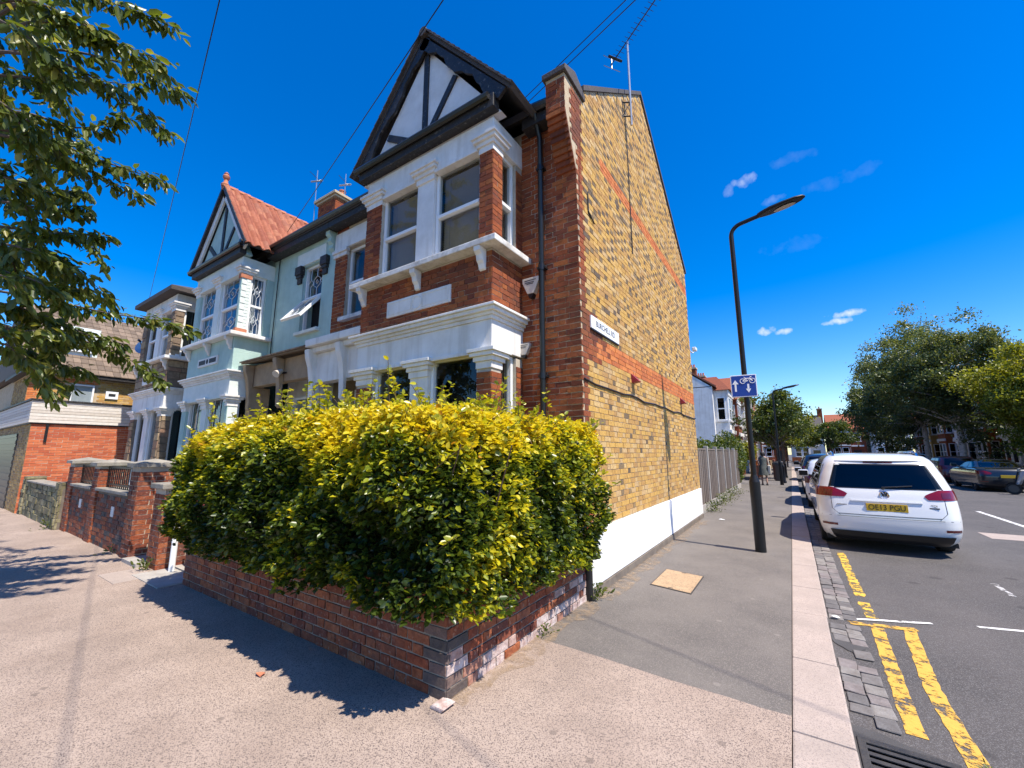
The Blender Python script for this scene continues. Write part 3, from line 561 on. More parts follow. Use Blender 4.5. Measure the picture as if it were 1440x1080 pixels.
# main roof
SL=(9.48-6.91)/(8.18-4.94)
def mainroof(th,x0,x1,mt,zr=9.48,tiles=None):
    q=MB(); ze=zr-SL*(8.18-4.42); zb=6.74+.06
    q.prism([(x0,4.42,ze-.09),(x0,8.18,zr-.09),(x0,8.18,zr+.03),(x0,4.42,ze+.03)],(x1-x0,0,0)); q.prism([(x0,8.18,zr-.09),(x0,12.15,zb-.15),(x0,12.15,zb-.03),(x0,8.18,zr+.03)],(x1-x0,0,0)); return q.build('roof',mt,th)
mainroof(H,XP+.002,XF-.28,'slate_plain')
q=MB(); q.prism([(XF+.035,4.94,6.90),(XF+.035,8.18,9.475),(XF+.035,12.02,6.71),(XF+.035,12.02,6.80),(XF+.035,8.18,9.565),(XF+.035,4.94,6.99)],(-.34,0,0)); q.build('verge','slate_plain',H)
q=MB(); q.tube([(XP,4.40,6.50),(BX0-.25,4.40,6.49)],.06,8); q.build('gutter','black_plastic',H,smooth=True); q=MB(); q.tube([(BX1+.3,4.40,6.47),(XF-.28,4.42,6.46)],.06,8); q.build('gutter','black_plastic',H,smooth=True)
q=MB(); q.box(XP,BX0-.2,4.44,4.66,6.28,6.42); q.build('fascia','black_timber',H); q=MB(); q.box(BX1+.14,XF-.285,4.46,4.66,6.26,6.42); q.build('fascia','black_timber',H)
q=MB(); q.tube([(-2.60,4.45,6.42),(-2.60,4.52,6.25),(-2.60,4.60,6.1),(-2.60,4.60,.02)],.038,10)
for z_ in (5.6,4.1,2.6,1.2): q.tube([(-2.60,4.60,z_),(-2.60,4.60,z_+.08)],.048,10); q.box(-2.66,-2.54,4.58,4.67,z_+.02,z_+.05)
q.build('downpipe','black_plastic',H,smooth=True)
# rear wall and inside
q=MB(); q.box(XP,XF-.28,YB-.25,YB,0,6.74); q.box(XP,XP+.2,YF+.3,YB,0,6.4); q.box(XP+.2,XF-.3,YF+.6,YB-.3,3.0,3.1); q.build('rear_wall','mortar_tan',H)
# plinth and flank fittings
q=MB(); q.box(XF-.01,XF+.035,4.72,YB+.01,.10,.73); q.build('plinth','white_plinth',H,bev=.01)
q=MB(); q.box(XF-.02,XF+.05,4.62,YB+.01,-.02,.092); q.build('footing','mortar_dark',H)
q=MB(); q.box(XF+.008,XF+.032,4.95,6.02,3.29,3.465); q.build('street_nameplate','sign_white',H,bev=.004,label='white street nameplate with black capital letters'); npl=H.children[-1] if False else bpy.data.objects['street_nameplate']
lettering('BURCHELL RD.',.115,Fr((XF,4.95,0),(0,1,0),(1,0,0)),.53,3.378,.0335,'ink',npl,sx=.98)
q=MB(); q.box(XF+.008,XF+.03,4.95,6.02,3.270,3.2895); q.build('nameplate_backing','ink',H)
q=MB(); P=[(XF+.02,4.70+i*.363,2.565-.03*math.sin(i*math.pi/5)**2-.02*(i%3==1)) for i in range(21)]; q.tube(P,.013,5); q.build('cable','black_plastic',H)
for y_ in (6.66,10.26):
    q=MB(); q.prism([(XF+.008,y_-.06,2.93),(XF+.13,y_-.06,2.80),(XF+.008,y_-.06,2.78)],(0,.15,0)); q.build('vent_hood','red_paint',H)
q=MB(); q.tube([(XF+.02,5.0,5.3),(XF+.02,5.0,5.0),(XF+.02,5.2,4.9)],.01,4); q.build('aerial_cable','black_plastic',H); q=MB(); q.tube([(XF+.02,7.0,8.35),(XF+.02,7.0,5.2)],.009,4); q.build('aerial_cable','black_plastic',H)
# aerial
A=thing('tv_aerial','silver rooftop television aerial on a mast bracketed to the yellow brick gable','aerial',(XF,6.9,8.0))
mt_=Vector((XF+.14,6.95,9.62)); q=MB(); q.tube([(mt_.x,mt_.y,7.75),mt_],.02,8); q.build('mast','galv',A,smooth=True)
q=MB()
for z_ in (7.95,8.25): q.tube([(XF-.01,6.86,z_),(XF+.16,6.97,z_)],.014,5)
q.tube([(XF+.004,6.86,7.9),(XF+.004,6.86,8.3)],.014,5); q.tube([(XF+.01,6.86,7.95),(XF+.14,6.95,8.25)],.008,5); q.build('bracket','steel_dark',A)
a0=at_z(853,98,9.62); a1=at_z(918,2,9.62); dm=(a1-a0); dm.z=0; dn=dm.normalized(); a0=mt_-dn*.55; a1=mt_+dn*1.05; sd=Vector((dn.y,-dn.x,0)); q=MB(); q.tube([a0,a1],.012,6); q.build('boom','steel_dark',A)
q=MB()
for i in range(15): c_=a0.lerp(a1,.14+i*.06); q.tube([c_-sd*.10,c_+sd*.10],.005,4)
q.build('director','steel_dark',A)
q=MB(); c_=a0+dn*.04
for z_ in (-.12,.12): q.tube([c_-sd*.2+Vector((0,0,z_)),c_+sd*.2+Vector((0,0,z_))],.008,4)
q.tube([c_+Vector((0,0,-.12)),c_+Vector((0,0,.12))],.008,4); q.build('reflector','galv',A)
q=MB(); c_=a0+dn*.16; q.tube([c_-sd*.16,c_+sd*.16],.026,6); q.build('dipole','black_plastic',A)
# alarm boxes
def alarm(x,z,s,label):
    t=thing('alarm_box',label,'alarm box',(x,4.67,z)); pts=[(-.13,.10),(.13,.10),(.13,.04),(.05,-.13),(-.05,-.13),(-.13,.04)]
    q=MB(); q.prism([(x+a*s,4.668,z+c*s) for a,c in pts],(0,-.09*s,0)); q.build('case','alarm_white',t,bev=.008); q=MB(); q.prism([(x+a*s,4.668,z+c*s) for a,c in ((-.045,-.131),(.045,-.131),(.02,-.19),(-.02,-.19))],(0,-.085*s,0)); q.build('strobe','black_plastic',t)
    q=MB(); F=Fr((x,4.668,z),(1,0,0),(0,-1,0))
    for k_,(a,c,v) in enumerate(((-.09,.09,.055),(-.085,.06,.025),(-.06,.05,.005))): q.fb(F,a*s,c*s,v*s,(v+.012)*s,.09*s,.0915*s)
    q.build('print','steel_dark',t)
alarm(-2.77,3.93,1.0,'white burglar alarm box on the red brick wall beside the downpipe'); alarm(-2.90,3.05,.7,'small alarm box low on the red brick wall by the bay')
t=thing('security_camera','small white security camera on an arm at the far end of the brick flank','camera',(XF,YB,4.5)); q=MB(); q.tube([(XF-.02,YB-.05,4.45),(XF+.02,YB+.25,4.42),(XF+.05,YB+.38,4.5)],.018,6); q.build('arm','upvc_white',t); q=MB(); q.box(XF,XF+.11,YB+.28,YB+.5,4.5,4.6); q.build('housing','upvc_white',t,bev=.02)
MH=thing('mint_house','mint green rendered terrace house with orange tiled gable over its bay','house',(-10.1,8.3,0))
# porch shared by the two doors: tiled canopy, cornice, brackets, doors
q=MB(); q.prism([(-10.1,YF,3.86),(-10.1,4.12,3.66),(-10.1,4.12,3.60),(-10.1,YF,3.74)],(2.6,0,0)); q.build('canopy','brown_tile',MH)
q=MB()
for i in range(44): q.prism([(-10.1+i*.06,4.66,3.875),(-10.1+i*.06,4.08,3.66),(-10.1+i*.06,4.08,3.63),(-10.1+i*.06,4.66,3.84)],(.054,0,0),0,random.random())
q.build('canopy_tiles','brown_tile',MH,kind='stuff')
q=MB(); q.box(-7.5,BX0-.01,4.10,YF,3.62,3.76); q.box(-7.5,BX0-.01,4.2,YF,3.52,3.619); q.build('porch_cornice','white_paint',H,bev=.02)
q=MB(); q.box(-7.45,BX0-.01,4.3,4.5,2.95,3.519); q.build('porch_frieze','white_paint',H,bev=.01)
q=MB(); q.box(-10.0,-7.62,4.32,4.5,3.1,3.59); q.build('porch_frieze','beige_stone',MH,bev=.01)
for x_ in (-10.02,-8.72,-7.52,-6.55): q=MB(); q.prism([(x_,4.31,3.58),(x_,4.12,3.58),(x_,4.14,3.42),(x_,4.2,3.25),(x_,4.24,3.0),(x_,4.26,2.6),(x_,4.31,2.55)],(.14,0,0)); q.build('porch_bracket','beige_stone' if x_<-7.6 else 'white_paint',MH if x_<-7.6 else H,bev=.01)
q=MB(); q.box(-7.59,-7.4,4.3,4.7,0,3.1); q.build('porch_pier','white_paint',H,bev=.01)
q=MB(); q.box(-10.1,-9.9,4.3,4.7,0,3.1); q.build('porch_pier','beige_stone',MH,bev=.01)
for x_,th_ in ((-6.6,H),(-8.9,MH)):
    q=MB(); q.box(x_-.5,x_+.5,5.05,5.1,0,2.1); do=q.build('door','car_navy',th_); window(th_,Fr((x_-.6,5.04,0),(1,0,0),(0,-1,0)),0,1.2,2.15,2.9,back='net_curtain',setback=0.)
q=MB(); q.box(-7.58,-5.6,5.2,5.25,0,3.7); q.build('porch_back','white_paint',H)
q=MB(); q.box(-10.1,-7.62,5.2,5.25,0,3.7); q.build('porch_back','white_paint',MH)
t=thing('security_light','small black floodlight fixed under the porch canopy','light',(-8.5,4.3,3.3)); q=MB(); q.tube([(-8.5,4.33,3.28),(-8.5,4.2,3.25)],.02,6); q.build('arm','black_plastic',t); q=MB(); q.tube([(-8.5,4.22,3.30),(-8.44,4.08,3.2)],[.04,.075],10); q.build('head','alarm_white',t,smooth=True)
emit(H,acc,RB)
# ================================================================== MINT HOUSE
acc=[]; MX0,MX1=-12.70,-10.15; XQ=-13.45
MBF=Fr((MX0,BY,0),(1,0,0),(0,-1,0)); MBS=Fr((MX1,BY,0),(0,1,0),(1,0,0)); MBL=Fr((MX0,YF,0),(0,-1,0),(-1,0,0))
bay(MH,MBF,MBS,MBL,MX1-MX0,DB,None,'mint','white_paint','mint_white','sky_reflection_blue',None,lead=True,low=-.02,wallmat='mint',sillmat='white_paint',cols=(.26,1.17,1.46,2.46))
q=MB(); q.fb(MBS,.012,.205,4.42,5.66,-.1,.004); q.build('white_pier_face','mint_white',MH); q=MB(); q.fb(MBS,.012,.205,.72,2.64,-.1,.004); q.build('white_pier_face','mint_white',MH)
pp=MB(); rr=random.Random(3)
for i in range(16): pp.fb(MBS,.012+(.1 if i%2 else 0),.198,4.43+i*.076,4.43+i*.076+.066,.0,.012+rr.uniform(0,.004),0,rr.random())
pp.build('pier_blocks','mint_white',MH)
for v in (4.345,5.64): q=MB(); q.fb(MBS,-.025,.215,v,v+.09,-.1,.025); q.build('pier_band','terracotta',MH)
q=MB(); q.fb(MBF,.72,1.82,3.70,3.90,-.01,.03); pq=q.build('plaque','white_paint',MH,bev=.008)
q=MB(); q.fb(MBF,.79,1.16,3.745,3.855,.02,.033); q.fb(MBF,1.38,1.75,3.745,3.855,.02,.033); q.tube([MBF.p(1.27,3.80,.02),MBF.p(1.27,3.80,.036)],.06,12); q.build('plaque_panel','ink',pq)
# wall with the top-hung window standing open
MFW=Fr((-10.15,YF,0),(1,0,0),(0,-1,0)); mw=(1.32,2.09,4.26,5.80)
q=MB(); q.fb(MFW,0,mw[0],3.7,ZE,-T,0); q.fb(MFW,mw[1],2.548,3.7,ZE,-T,0); q.fb(MFW,mw[0],mw[1],3.7,mw[2],-T,0); q.fb(MFW,mw[0],mw[1],mw[3],ZE,-T,0); q.box(XQ,MX0,YF,YF+T,0,ZE); q.box(MX0,MX1,YF,YF+.1,6.17,ZE); q.build('front_wall','mint',MH)
window(MH,MFW,mw[0],mw[1],5.02,mw[3],lead=True,back='dark_room',setback=.07)
q=MB(); q.fb(MFW,mw[0],mw[0]+.05,mw[2],5.02,-.14,-.07); q.fb(MFW,mw[1]-.05,mw[1],mw[2],5.02,-.14,-.07); q.fb(MFW,mw[0]+.05,mw[1]-.05,mw[2],mw[2]+.06,-.14,-.07); q.build('window_frame','upvc_white',MH,bev=.004)
q=MB(); q.add([MFW.p(mw[0],mw[2],-.27),MFW.p(mw[1],mw[2],-.27),MFW.p(mw[1],5.02,-.27),MFW.p(mw[0],5.02,-.27)],[(0,1,2,3)]); q.build('room_shade','dark_room',MH)
hg=MFW.p(0,5.0,-.05); an=R(38); sv=Vector((0,-math.sin(an),-math.cos(an))); U=MFW.U; sn=U.cross(sv)*-1
def sash(u0,u1,a,b_,n0,n1): 
    q=MB(); 
    P=[hg+U*u+sv*v+sn*n for v in (a,b_) for (u,n) in ((u0,n1),(u1,n1),(u1,n0),(u0,n0))]; q.add(P,[(3,2,1,0),(4,5,6,7),(0,1,5,4),(1,2,6,5),(2,3,7,6),(3,0,4,7)]); return q
q=MB()
for a_ in ((mw[0]+.01,mw[0]+.07,0,.74),(mw[1]-.07,mw[1]-.01,0,.74),(mw[0]+.07,mw[1]-.07,0,.06),(mw[0]+.07,mw[1]-.07,.68,.74)): z_=sash(*a_,-.02,.035); q.add(z_.v,z_.f)
sa=q.build('open_sash','upvc_white',MH,bev=.004); z_=sash(mw[0]+.07,mw[1]-.07,.06,.68,.0,.003); q=MB(); q.add(z_.v[:0],[]); q.add([hg+U*u+sv*v for u,v in ((mw[0]+.07,.06),(mw[1]-.07,.06),(mw[1]-.07,.68),(mw[0]+.07,.68))],[(0,1,2,3)]); q.build('pane','glass',sa)
q=MB(); uc=(mw[0]+mw[1])/2; TT=lambda *p:q.tube([hg+U*(uc+x*.3)+sv*(.37+y*.3)+sn*.008 for x,y in p],.008,4); TT((0,-1),(0,-.4),(.4,0),(0,.4),(-.4,0),(0,-.4)); TT((0,.4),(0,1)); TT((.4,0),(1,.3)); TT((-.4,0),(-1,.3)); q.build('leading','lead_came',sa)
q=MB(); q.fb(MFW,mw[0]-.06,mw[1]+.06,mw[2]-.08,mw[2]-.005,-.05,.09); q.build('window_sill','mint_white',MH,bev=.012)
q=MB(); q.fb(MFW,mw[0]-.25,mw[1]+.1,5.83,6.14,-.05,.03); q.build('window_head','mint_white',MH,bev=.01)
for u in (mw[0]-.2,mw[1]+.02): q=MB(); q.fb(MFW,u,u+.20,5.55,5.62,-.02,.07); q.fb(MFW,u+.02,u+.18,5.42,5.55,-.02,.045); q.fb(MFW,u-.02,u+.22,5.62,5.82,-.02,.09); q.build('window_corbel','black_timber',MH,bev=.01)
q=MB(); q.prism([MFW.p(2.36,v,n) for n,v in ((0,6.3),(.16,6.3),(.16,6.2),(.1,6.15),(.12,6.06),(.06,6.0),(.07,5.92),(0,5.85))],MFW.U*.14); q.build('eaves_bracket','mint',MH,bev=.008)
q=MB(); q.tube([(-9.9,4.64,ZE-.1),(-9.93,4.64,4.2),(-9.94,4.64,3.75)],.012,5); q.build('cable','black_plastic',MH)
q=MB(); q.tube([(-9.9,4.40,6.49),(XP,4.40,6.50)],.06,8); q.build('gutter','black_plastic',MH,smooth=True); q=MB(); q.tube([(MX1+.18,GY-.1,6.40),(MX1+.18,4.42,6.43)],.055,8); q.build('gutter','black_plastic',MH,smooth=True); q=MB(); q.tube([(MX0-.2,GY-.085,6.36),(MX1+.18,GY-.085,6.34)],.048,8); q.build('gutter','black_plastic',MH,smooth=True)
q=MB(); q.box(-10.14,XP-.01,4.44,4.66,6.28,6.42); q.build('fascia','black_timber',MH)
# mint gable
MG=(MX0+MX1)/2; GZM=8.30
b=MB(); b.prism([(MG-1.42,BY,6.17),(MG+1.42,BY,6.17),(MG,BY,8.1)],(0,.12,0)); b.build('gable_panel','mint',MH)
def timber2(*a):
    q=MB(); (x0,z0),(x1,z1),w_=a; d=Vector((x1-x0,0,z1-z0)).normalized(); s=Vector((d.z,0,-d.x))*w_/2; p0=Vector((x0,BY-.03,z0)); p1=Vector((x1,BY-.03,z1)); q.prism([p0-s,p1-s,p1+s,p0+s],(0,.06,0)); q.build('timber','black_timber',MH,bev=.004)
timber2((MG,6.42),(MG,7.9),.11); timber2((MG+.1,6.46),(MG+.6,7.1),.10); timber2((MG-.15,6.44),(MG-.75,6.95),.11)
q=MB(); q.box(MG-1.38,MG+1.38,GY-.05,BY-.002,6.17,6.38); q.build('gable_beam','black_timber',MH,bev=.01)
for sg in (-1,1):
    L0=Vector((MG+sg*1.52,GY,6.38)); L1=Vector((MG,GY,GZM)); d=L1-L0; ln=d.length; dn=d.normalized(); nrm=Vector((-sg*abs(dn.z),0,-abs(dn.x)))
    q=MB(); q.prism([L0,L1,L1+nrm*.17,L0+nrm*.17],(0,.05,0)); q.build('bargeboard','white_paint',MH,bev=.006)
    off=Vector((sg*abs(dn.z),0,abs(dn.x))); q=MB(); q.prism([L0-dn*.08+off*.02,L1+off*.02,L1+off*.05,L0-dn*.08+off*.05],(0,2.9,0)); q.build('roof_deck','slate_plain',MH)
    q=MB(); q.prism([L0-dn*.08-nrm*.0+Vector((0,-.07,0)),L1+Vector((0,-.07,0)),L1+off*.09+Vector((0,-.07,0)),L0-dn*.08+off*.09+Vector((0,-.07,0))],(0,.07,0)); q.build('verge','black_timber',MH)
    # pantiles one by one
    tw,tl=.215,.275; nr=9; nc=13; P=[]
    prof=[(i/8,(.048*math.sin(math.pi*min(1,i/5)) if i<=5 else -.018*math.sin(math.pi*(i-5)/3))) for i in range(9)]
    tm=MB(); A_=[];B_=[]
    for (f,h) in prof: A_.append((f*tw*1.04,0,h)); B_.append((f*tw*1.04,tl*1.15,h))
    A2=[(x,y,z-.028) for x,y,z in A_]; tm.grid([A_,B_]); tm.grid([A2,A_])
    tmo=tm.build('tile_proto','pantile',None,smooth=False); tme=tmo.data; bpy.data.objects.remove(tmo)
    if sg==1:
        for r in range(nr):
            for c_ in range(nc):
                y=GY-.06+c_*tw
                o=bpy.data.objects.new('roof_tile',tme); col.objects.link(o); o.parent=MH
                p=L0-dn*.10+dn*(r*(ln+.08)/nr)+off*(.062+.0*r); p=Vector((p.x,y,p.z))-ORG[MH.name]
                M=Matrix(((0,dn.x,off.x),(1,dn.y,off.y),(0,dn.z,off.z))).to_4x4(); M.translation=p
                o.matrix_local=M@Matrix.Rotation(R(4.5+random.uniform(-.5,.5)),4,'X')
    else:
        q=MB()
        for r in range(nr):
            for c_ in range(nc):
                a=L0+dn*(r*ln/nr)+off*.06; a=Vector((a.x,GY-.06+c_*tw,a.z)); q.prism([a,a+dn*ln/nr*1.1,a+dn*ln/nr*1.1+off*.02,a+off*.04],(0,tw*.97,0),0,random.random())
        q.build('roof_tiles_far','pantile',MH,kind='stuff')
q=MB()
for i in range(9): q.tube([(MG,GY-.08+i*.31,GZM+.05),(MG,GY+.25+i*.31,GZM+.07)],.085,8)
q.build('ridge_tiles','terracotta',MH,smooth=True)
q=MB(); q.lathe([(.09,0),(.10,.06),(.05,.12),(.045,.2),(.075,.24),(.08,.3),(.05,.34),(.06,.37),(.01,.42)],(MG,GY-.02,GZM+.06),12); q.build('finial','terracotta',MH,smooth=True)
mainroof(MH,XQ,XP-.002,'slate_plain')
q=MB(); q.box(XQ,XP-.02,YB-.25,YB,0,6.74); q.box(XQ,XQ+.2,YF,YB,0,6.4); q.box(XP-.2,XP-.021,YF+.3,YB,0,6.4); q.build('rear_wall','mint',MH)
# chimney stack on the party wall with pots
q=MB(); q.box(-14.1,-13.0,7.8,8.6,9.0,10.9); ch=q.build('chimney','mortar_dark',MH); cacc=[]
for F,w_ in ((Fr((-14.1,7.8,9.0),(1,0,0),(0,-1,0)),1.1),(Fr((-13.0,7.8,9.0),(0,1,0),(1,0,0)),.8)): lay(cacc,F,w_,1.9,0)
q=MB(); q.box(-14.17,-12.93,7.73,8.67,10.9,10.98); q.box(-14.23,-12.87,7.67,8.73,10.98,11.08); q.build('chimney_cap','mortar_tan',ch,bev=.01)
for i in range(3): q=MB(); q.lathe([(.12,0),(.11,.3),(.13,.31),(.13,.36),(.09,.36)],(-13.85+i*.3,8.2,11.08),10); q.build('chimney_pot','terracotta',ch,smooth=True)
emit(MH,cacc,RB,n_ind=40,name='brick',joined='chimney_brickwork')
for (x_,y_,label,h_) in ((-14.2,7.7,'thin television aerial beside the brick chimney above the mint house',1.5),(-13.1,8.2,'second television aerial standing over the capped brick chimney',1.2)):
    t=thing('roof_aerial',label,'aerial',(x_,y_,10.0)); q=MB(); q.tube([(x_,y_,9.6),(x_,y_,10.9+h_)],.015,6); q.build('mast','galv',t); q=MB(); zt=10.9+h_-.45; q.tube([(x_-.22,y_-.1,zt),(x_+.22,y_+.1,zt)],.03,6); q.build('dipole','galv',t); q=MB(); q.tube([(x_-.1,y_+.25,zt+.12),(x_+.1,y_-.35,zt+.15)],.01,5); q.build('boom','steel_dark',t)
# ================================================================== STONE-CLAD HOUSE
SH=thing('stone_clad_house','stone clad terrace house with flat dark bay roof beside the mint house','house',(-15.6,8.3,0)); acc=[]
SX0,SX1=-16.70,-14.10; SF=Fr((SX0,BY,0),(1,0,0),(0,-1,0)); SS=Fr((SX1,BY,0),(0,1,0),(1,0,0)); SLf=Fr((SX0,YF,0),(0,-1,0),(-1,0,0))
bay(SH,SF,SS,SLf,SX1-SX0,DB,None,'mortar_dark','white_paint','white_paint','net_curtain',None,wallmat='mortar_dark',low=-.05,sillmat='white_paint',cols=(.36,1.15,1.5,2.3))
def stones(F,w,h,v0):
    v=v0
    while v<v0+h-.05:
        hh=min(random.choice((.12,.17,.22)),v0+h-v); u=0
        while u<w-.03:
            l=min(random.uniform(.16,.42),w-u); 
            if w-u-l<.08: l=w-u
            acc.append((F,u+.008,u+l-.008,v+.008,v+hh-.008,.022+random.uniform(-.008,.01),0)); u+=l
        v+=hh
for (F,w_,h_,v_) in ((SF,2.6,.75,3.44),(SS,DB,.75,3.44),(SF,.36,1.28,4.33),(Fr(SF.p(2.3,0,0),SF.U,SF.N),.3,1.28,4.33),(SS,.21,1.28,4.33),(SF,.36,1.98,.66),(Fr(SF.p(2.3,0,0),SF.U,SF.N),.3,1.98,.66),(SS,.21,1.98,.66),(Fr((-18.2,YF,0),(1,0,0),(0,-1,0)),1.5,6.2,0),(Fr((-14.1,YF,0),(1,0,0),(0,-1,0)),.64,6.2,0)): stones(F,w_,h_,v_)
q=MB(); q.box(-18.2,XQ-.01,YF+.002,YF+T,0,6.35); q.box(-18.2,-18.0,YF+.3,YB,0,6.35); q.build('front_wall','mortar_dark',SH)
emit(SH,acc,['stone_clad'],n_ind=260,name='stone',joined='stone_cladding')
q=MB(); z0=6.14
base=[(SX0-.25,BY-.25,z0),(SX1+.25,BY-.25,z0),(SX1+.25,YF+.2,z0),(SX0-.25,YF+.2,z0)]; b2=[(x,y,z0+.12) for x,y,_ in base]; tp=[(SX0+.7,BY+.5,z0+.50),(SX1-.7,BY+.5,z0+.50),(SX1-.7,YF+.3,z0+.50),(SX0+.7,YF+.3,z0+.50)]
q.add(base+b2+tp,[(0,1,2,3),(0,1,5,4),(1,2,6,5),(2,3,7,6),(3,0,4,7),(4,5,9,8),(5,6,10,9),(6,7,11,10),(7,4,8,11),(8,9,10,11)]); q.build('bay_roof','slate_plain',SH)
mainroof(SH,-18.2,XQ-.004,'slate_plain')
q=MB(); q.fb(SF,.75,1.6,3.62,3.86,-.01,.05); q.build('plaque','white_paint',SH,bev=.008); q=MB(); q.tube([SF.p(1.175+.12*math.cos(t*.5236),3.74+.06*math.sin(t*.5236),.053) for t in range(13)],.012,5); q.build('plaque_ring','ink',SH)
t=thing('satellite_dish','grey satellite dish on a wall bracket left of the stone clad bay','satellite dish',(-17.3,4.6,5.1)); q=MB(); c=Vector((-17.25,4.25,5.05)); nd=Vector((.55,-.75,.35)).normalized(); a=nd.cross(Vector((0,0,1))).normalized(); b_=nd.cross(a); P=[[c+nd*(.10*(r/6)**2*1.0)+a*(.34*r/6*math.cos(k*.2618))+b_*(.30*r/6*math.sin(k*.2618)) for k in range(25)] for r in range(7)]; q.grid(P); q.build('reflector_dish','galv',t,smooth=True); q=MB(); q.tube([c,c+Vector((0,.2,-.1)),(-17.25,4.68,4.9)],.02,6); q.build('bracket','steel_dark',t); q=MB(); q.tube([c-b_*-.28,c+nd*.38],.012,5); q.tube([c+nd*.36,c+nd*.44],.035,8); q.build('feed_arm','steel_dark',t)
# ================================================================== RED BRICK EXTENSION AND YELLOW HOUSE
EX=-17.9; EY=2.12
E_=thing('brick_extension','flat roofed red brick garage extension with pale boarded fascia','building',(-21,4.5,0)); acc=[]
q=MB(); q.box(-26,EX,EY,4.66,0,2.50); q.build('wall','mortar_light',E_)
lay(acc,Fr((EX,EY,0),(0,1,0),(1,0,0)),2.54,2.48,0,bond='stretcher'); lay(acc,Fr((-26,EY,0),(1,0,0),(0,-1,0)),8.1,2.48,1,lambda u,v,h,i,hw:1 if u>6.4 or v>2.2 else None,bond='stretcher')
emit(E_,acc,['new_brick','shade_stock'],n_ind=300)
for i in range(7): q=MB(); q.box(-26.05,EX+.07+random.uniform(0,.006),EY-.07,4.65,2.50+i*.09,2.583+i*.09,0,random.random()); q.build('fascia_board','fascia_wood',E_,bev=.006)
q=MB(); q.box(-26.1,EX+.11,EY-.11,4.66,3.131,3.18); q.build('roof_edge','black_timber',E_); q=MB(); q.box(-26.03,EX+.04,EY-.045,4.64,2.462,2.499); q.build('soffit','black_timber',E_)
q=MB()
for i in range(22): q.box(-25.2,-19.7,EY-.03-.012*(i%2),EY-.001,.02+i*.1,.118+i*.1)
q.build('garage_shutter','steel_dark',E_)
q=MB(); q.box(EX+.008,EX+.05,EY+.28,EY+.34,1.95,2.46); q.build('overflow_pipe','black_plastic',E_)
Y_=thing('yellow_brick_house','yellow brick house with brown tiled roof rising behind the red extension','house',(-25,6,0)); acc=[]
YX=-21.0; q=MB(); q.box(-30,YX,2.25,9,0,4.32); q.build('wall','mortar_tan',Y_)
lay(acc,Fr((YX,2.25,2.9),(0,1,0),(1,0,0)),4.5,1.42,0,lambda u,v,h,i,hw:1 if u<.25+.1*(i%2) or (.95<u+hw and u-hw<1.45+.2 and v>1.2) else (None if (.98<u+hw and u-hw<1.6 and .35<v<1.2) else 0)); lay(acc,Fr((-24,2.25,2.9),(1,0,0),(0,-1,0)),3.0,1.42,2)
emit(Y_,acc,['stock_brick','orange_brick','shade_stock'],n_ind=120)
window(Y_,Fr((YX,2.25,0),(0,1,0),(1,0,0)),.98,1.58,3.28,4.06,back='net_curtain',setback=-.09,depth=.06,backd=.012)
q=MB(); q.box(YX+.008,YX+.06,4.15,4.5,3.62,3.9); q.build('vent_box','upvc_white',Y_,bev=.01); q=MB(); q.box(YX+.06,YX+.066,4.23,4.42,3.72,3.82); q.build('vent_grille','steel_dark',Y_)
q=MB(); q.box(-24.5,YX+.28,2.05,9.2,4.29,4.42); q.build('gutter','black_timber',Y_)
q=MB(); n_=14
for i in range(n_):
    for k in range(36):
        a=i/n_; x0=YX+.32-a*4.2; z0=4.42+a*3.1; y0=2.05+k*.2; dx=-4.2/n_*1.12; dz=3.1/n_*1.12; q.prism([(x0,y0,z0+.03),(x0+dx,y0,z0+dz),(x0+dx,y0,z0+dz-.03),(x0,y0,z0)],(0,.192,0),0,random.random())
q.build('roof_tiles','brown_tile',Y_,kind='stuff')
q=MB(); q.prism([(YX+.3,2.05,4.40),(YX-3.9,2.05,7.5),(-29,2.05,4.4)],(0,7.2,0)); q.build('roof','slate_plain',Y_)
q=MB(); q.box(YX-2.0,YX-.75,2.7,3.9,5.0,6.3); do=q.build('dormer','mint_white',Y_); window(Y_,Fr((YX-.745,2.75,0),(0,1,0),(1,0,0)),.1,1.0,5.35,6.15,back='net_curtain',setback=-.075,depth=.05,backd=.012)
# ================================================================== GARDEN WALLS, PIERS, GATE
GW=thing('garden_wall','low weathered red brick wall under the hedge at the street corner','wall',(-3.5,2.6,0)); acc=[]
WY=2.30; WX=-2.08; gx0=-6.58
q=MB(); q.box(gx0,WX-.0,WY,WY+.22,-.02,.74); q.box(WX-.22,WX,WY+.22,4.60,-.02,.74); q.build('wall_core','mortar_mid',GW)
def pg(u,v,h,i,hw):
    d=(WX-gx0)-u
    if d<.16+.1*(i%2) and v<.42: return 1
    return 0
lay(acc,Fr((gx0,WY,0),(1,0,0),(0,-1,0)),WX-gx0,.76,0,pg,proud=.009,j=.013,H=.064)
def pgs(u,v,h,i,hw):
    if u<.14+.1*(i%2) and v<.40: return 1 if random.random()<.8 else 2
    if v<.16 and random.random()<.75: return 2
    if u>1.5 and v<.30 and random.random()<.4: return 2
    return 0
lay(acc,Fr((WX,WY,0),(0,1,0),(1,0,0)),4.60-WY,.76,0,pgs,proud=.009,j=.013,H=.064)
emit(GW,acc,['garden_brick','burnt_brick','painted_brick'],n_ind=300)
q=MB(); q.box(gx0-.01,WX+.012,WY-.012,WY+.24,.75,.80); q.box(WX-.24,WX+.012,WY+.24,4.62,.75,.80); q.build('coping','coping',GW,bev=.01)
q=MB(); q.tube([(WX+.02,4.64,.0),(WX+.02,4.64,.62)],.05,10); q.tube([(WX+.02,4.64,.62),(WX+.02,4.64,.7)],.06,10); dpo=q.build('rainwater_shoe','black_plastic',H,smooth=True)
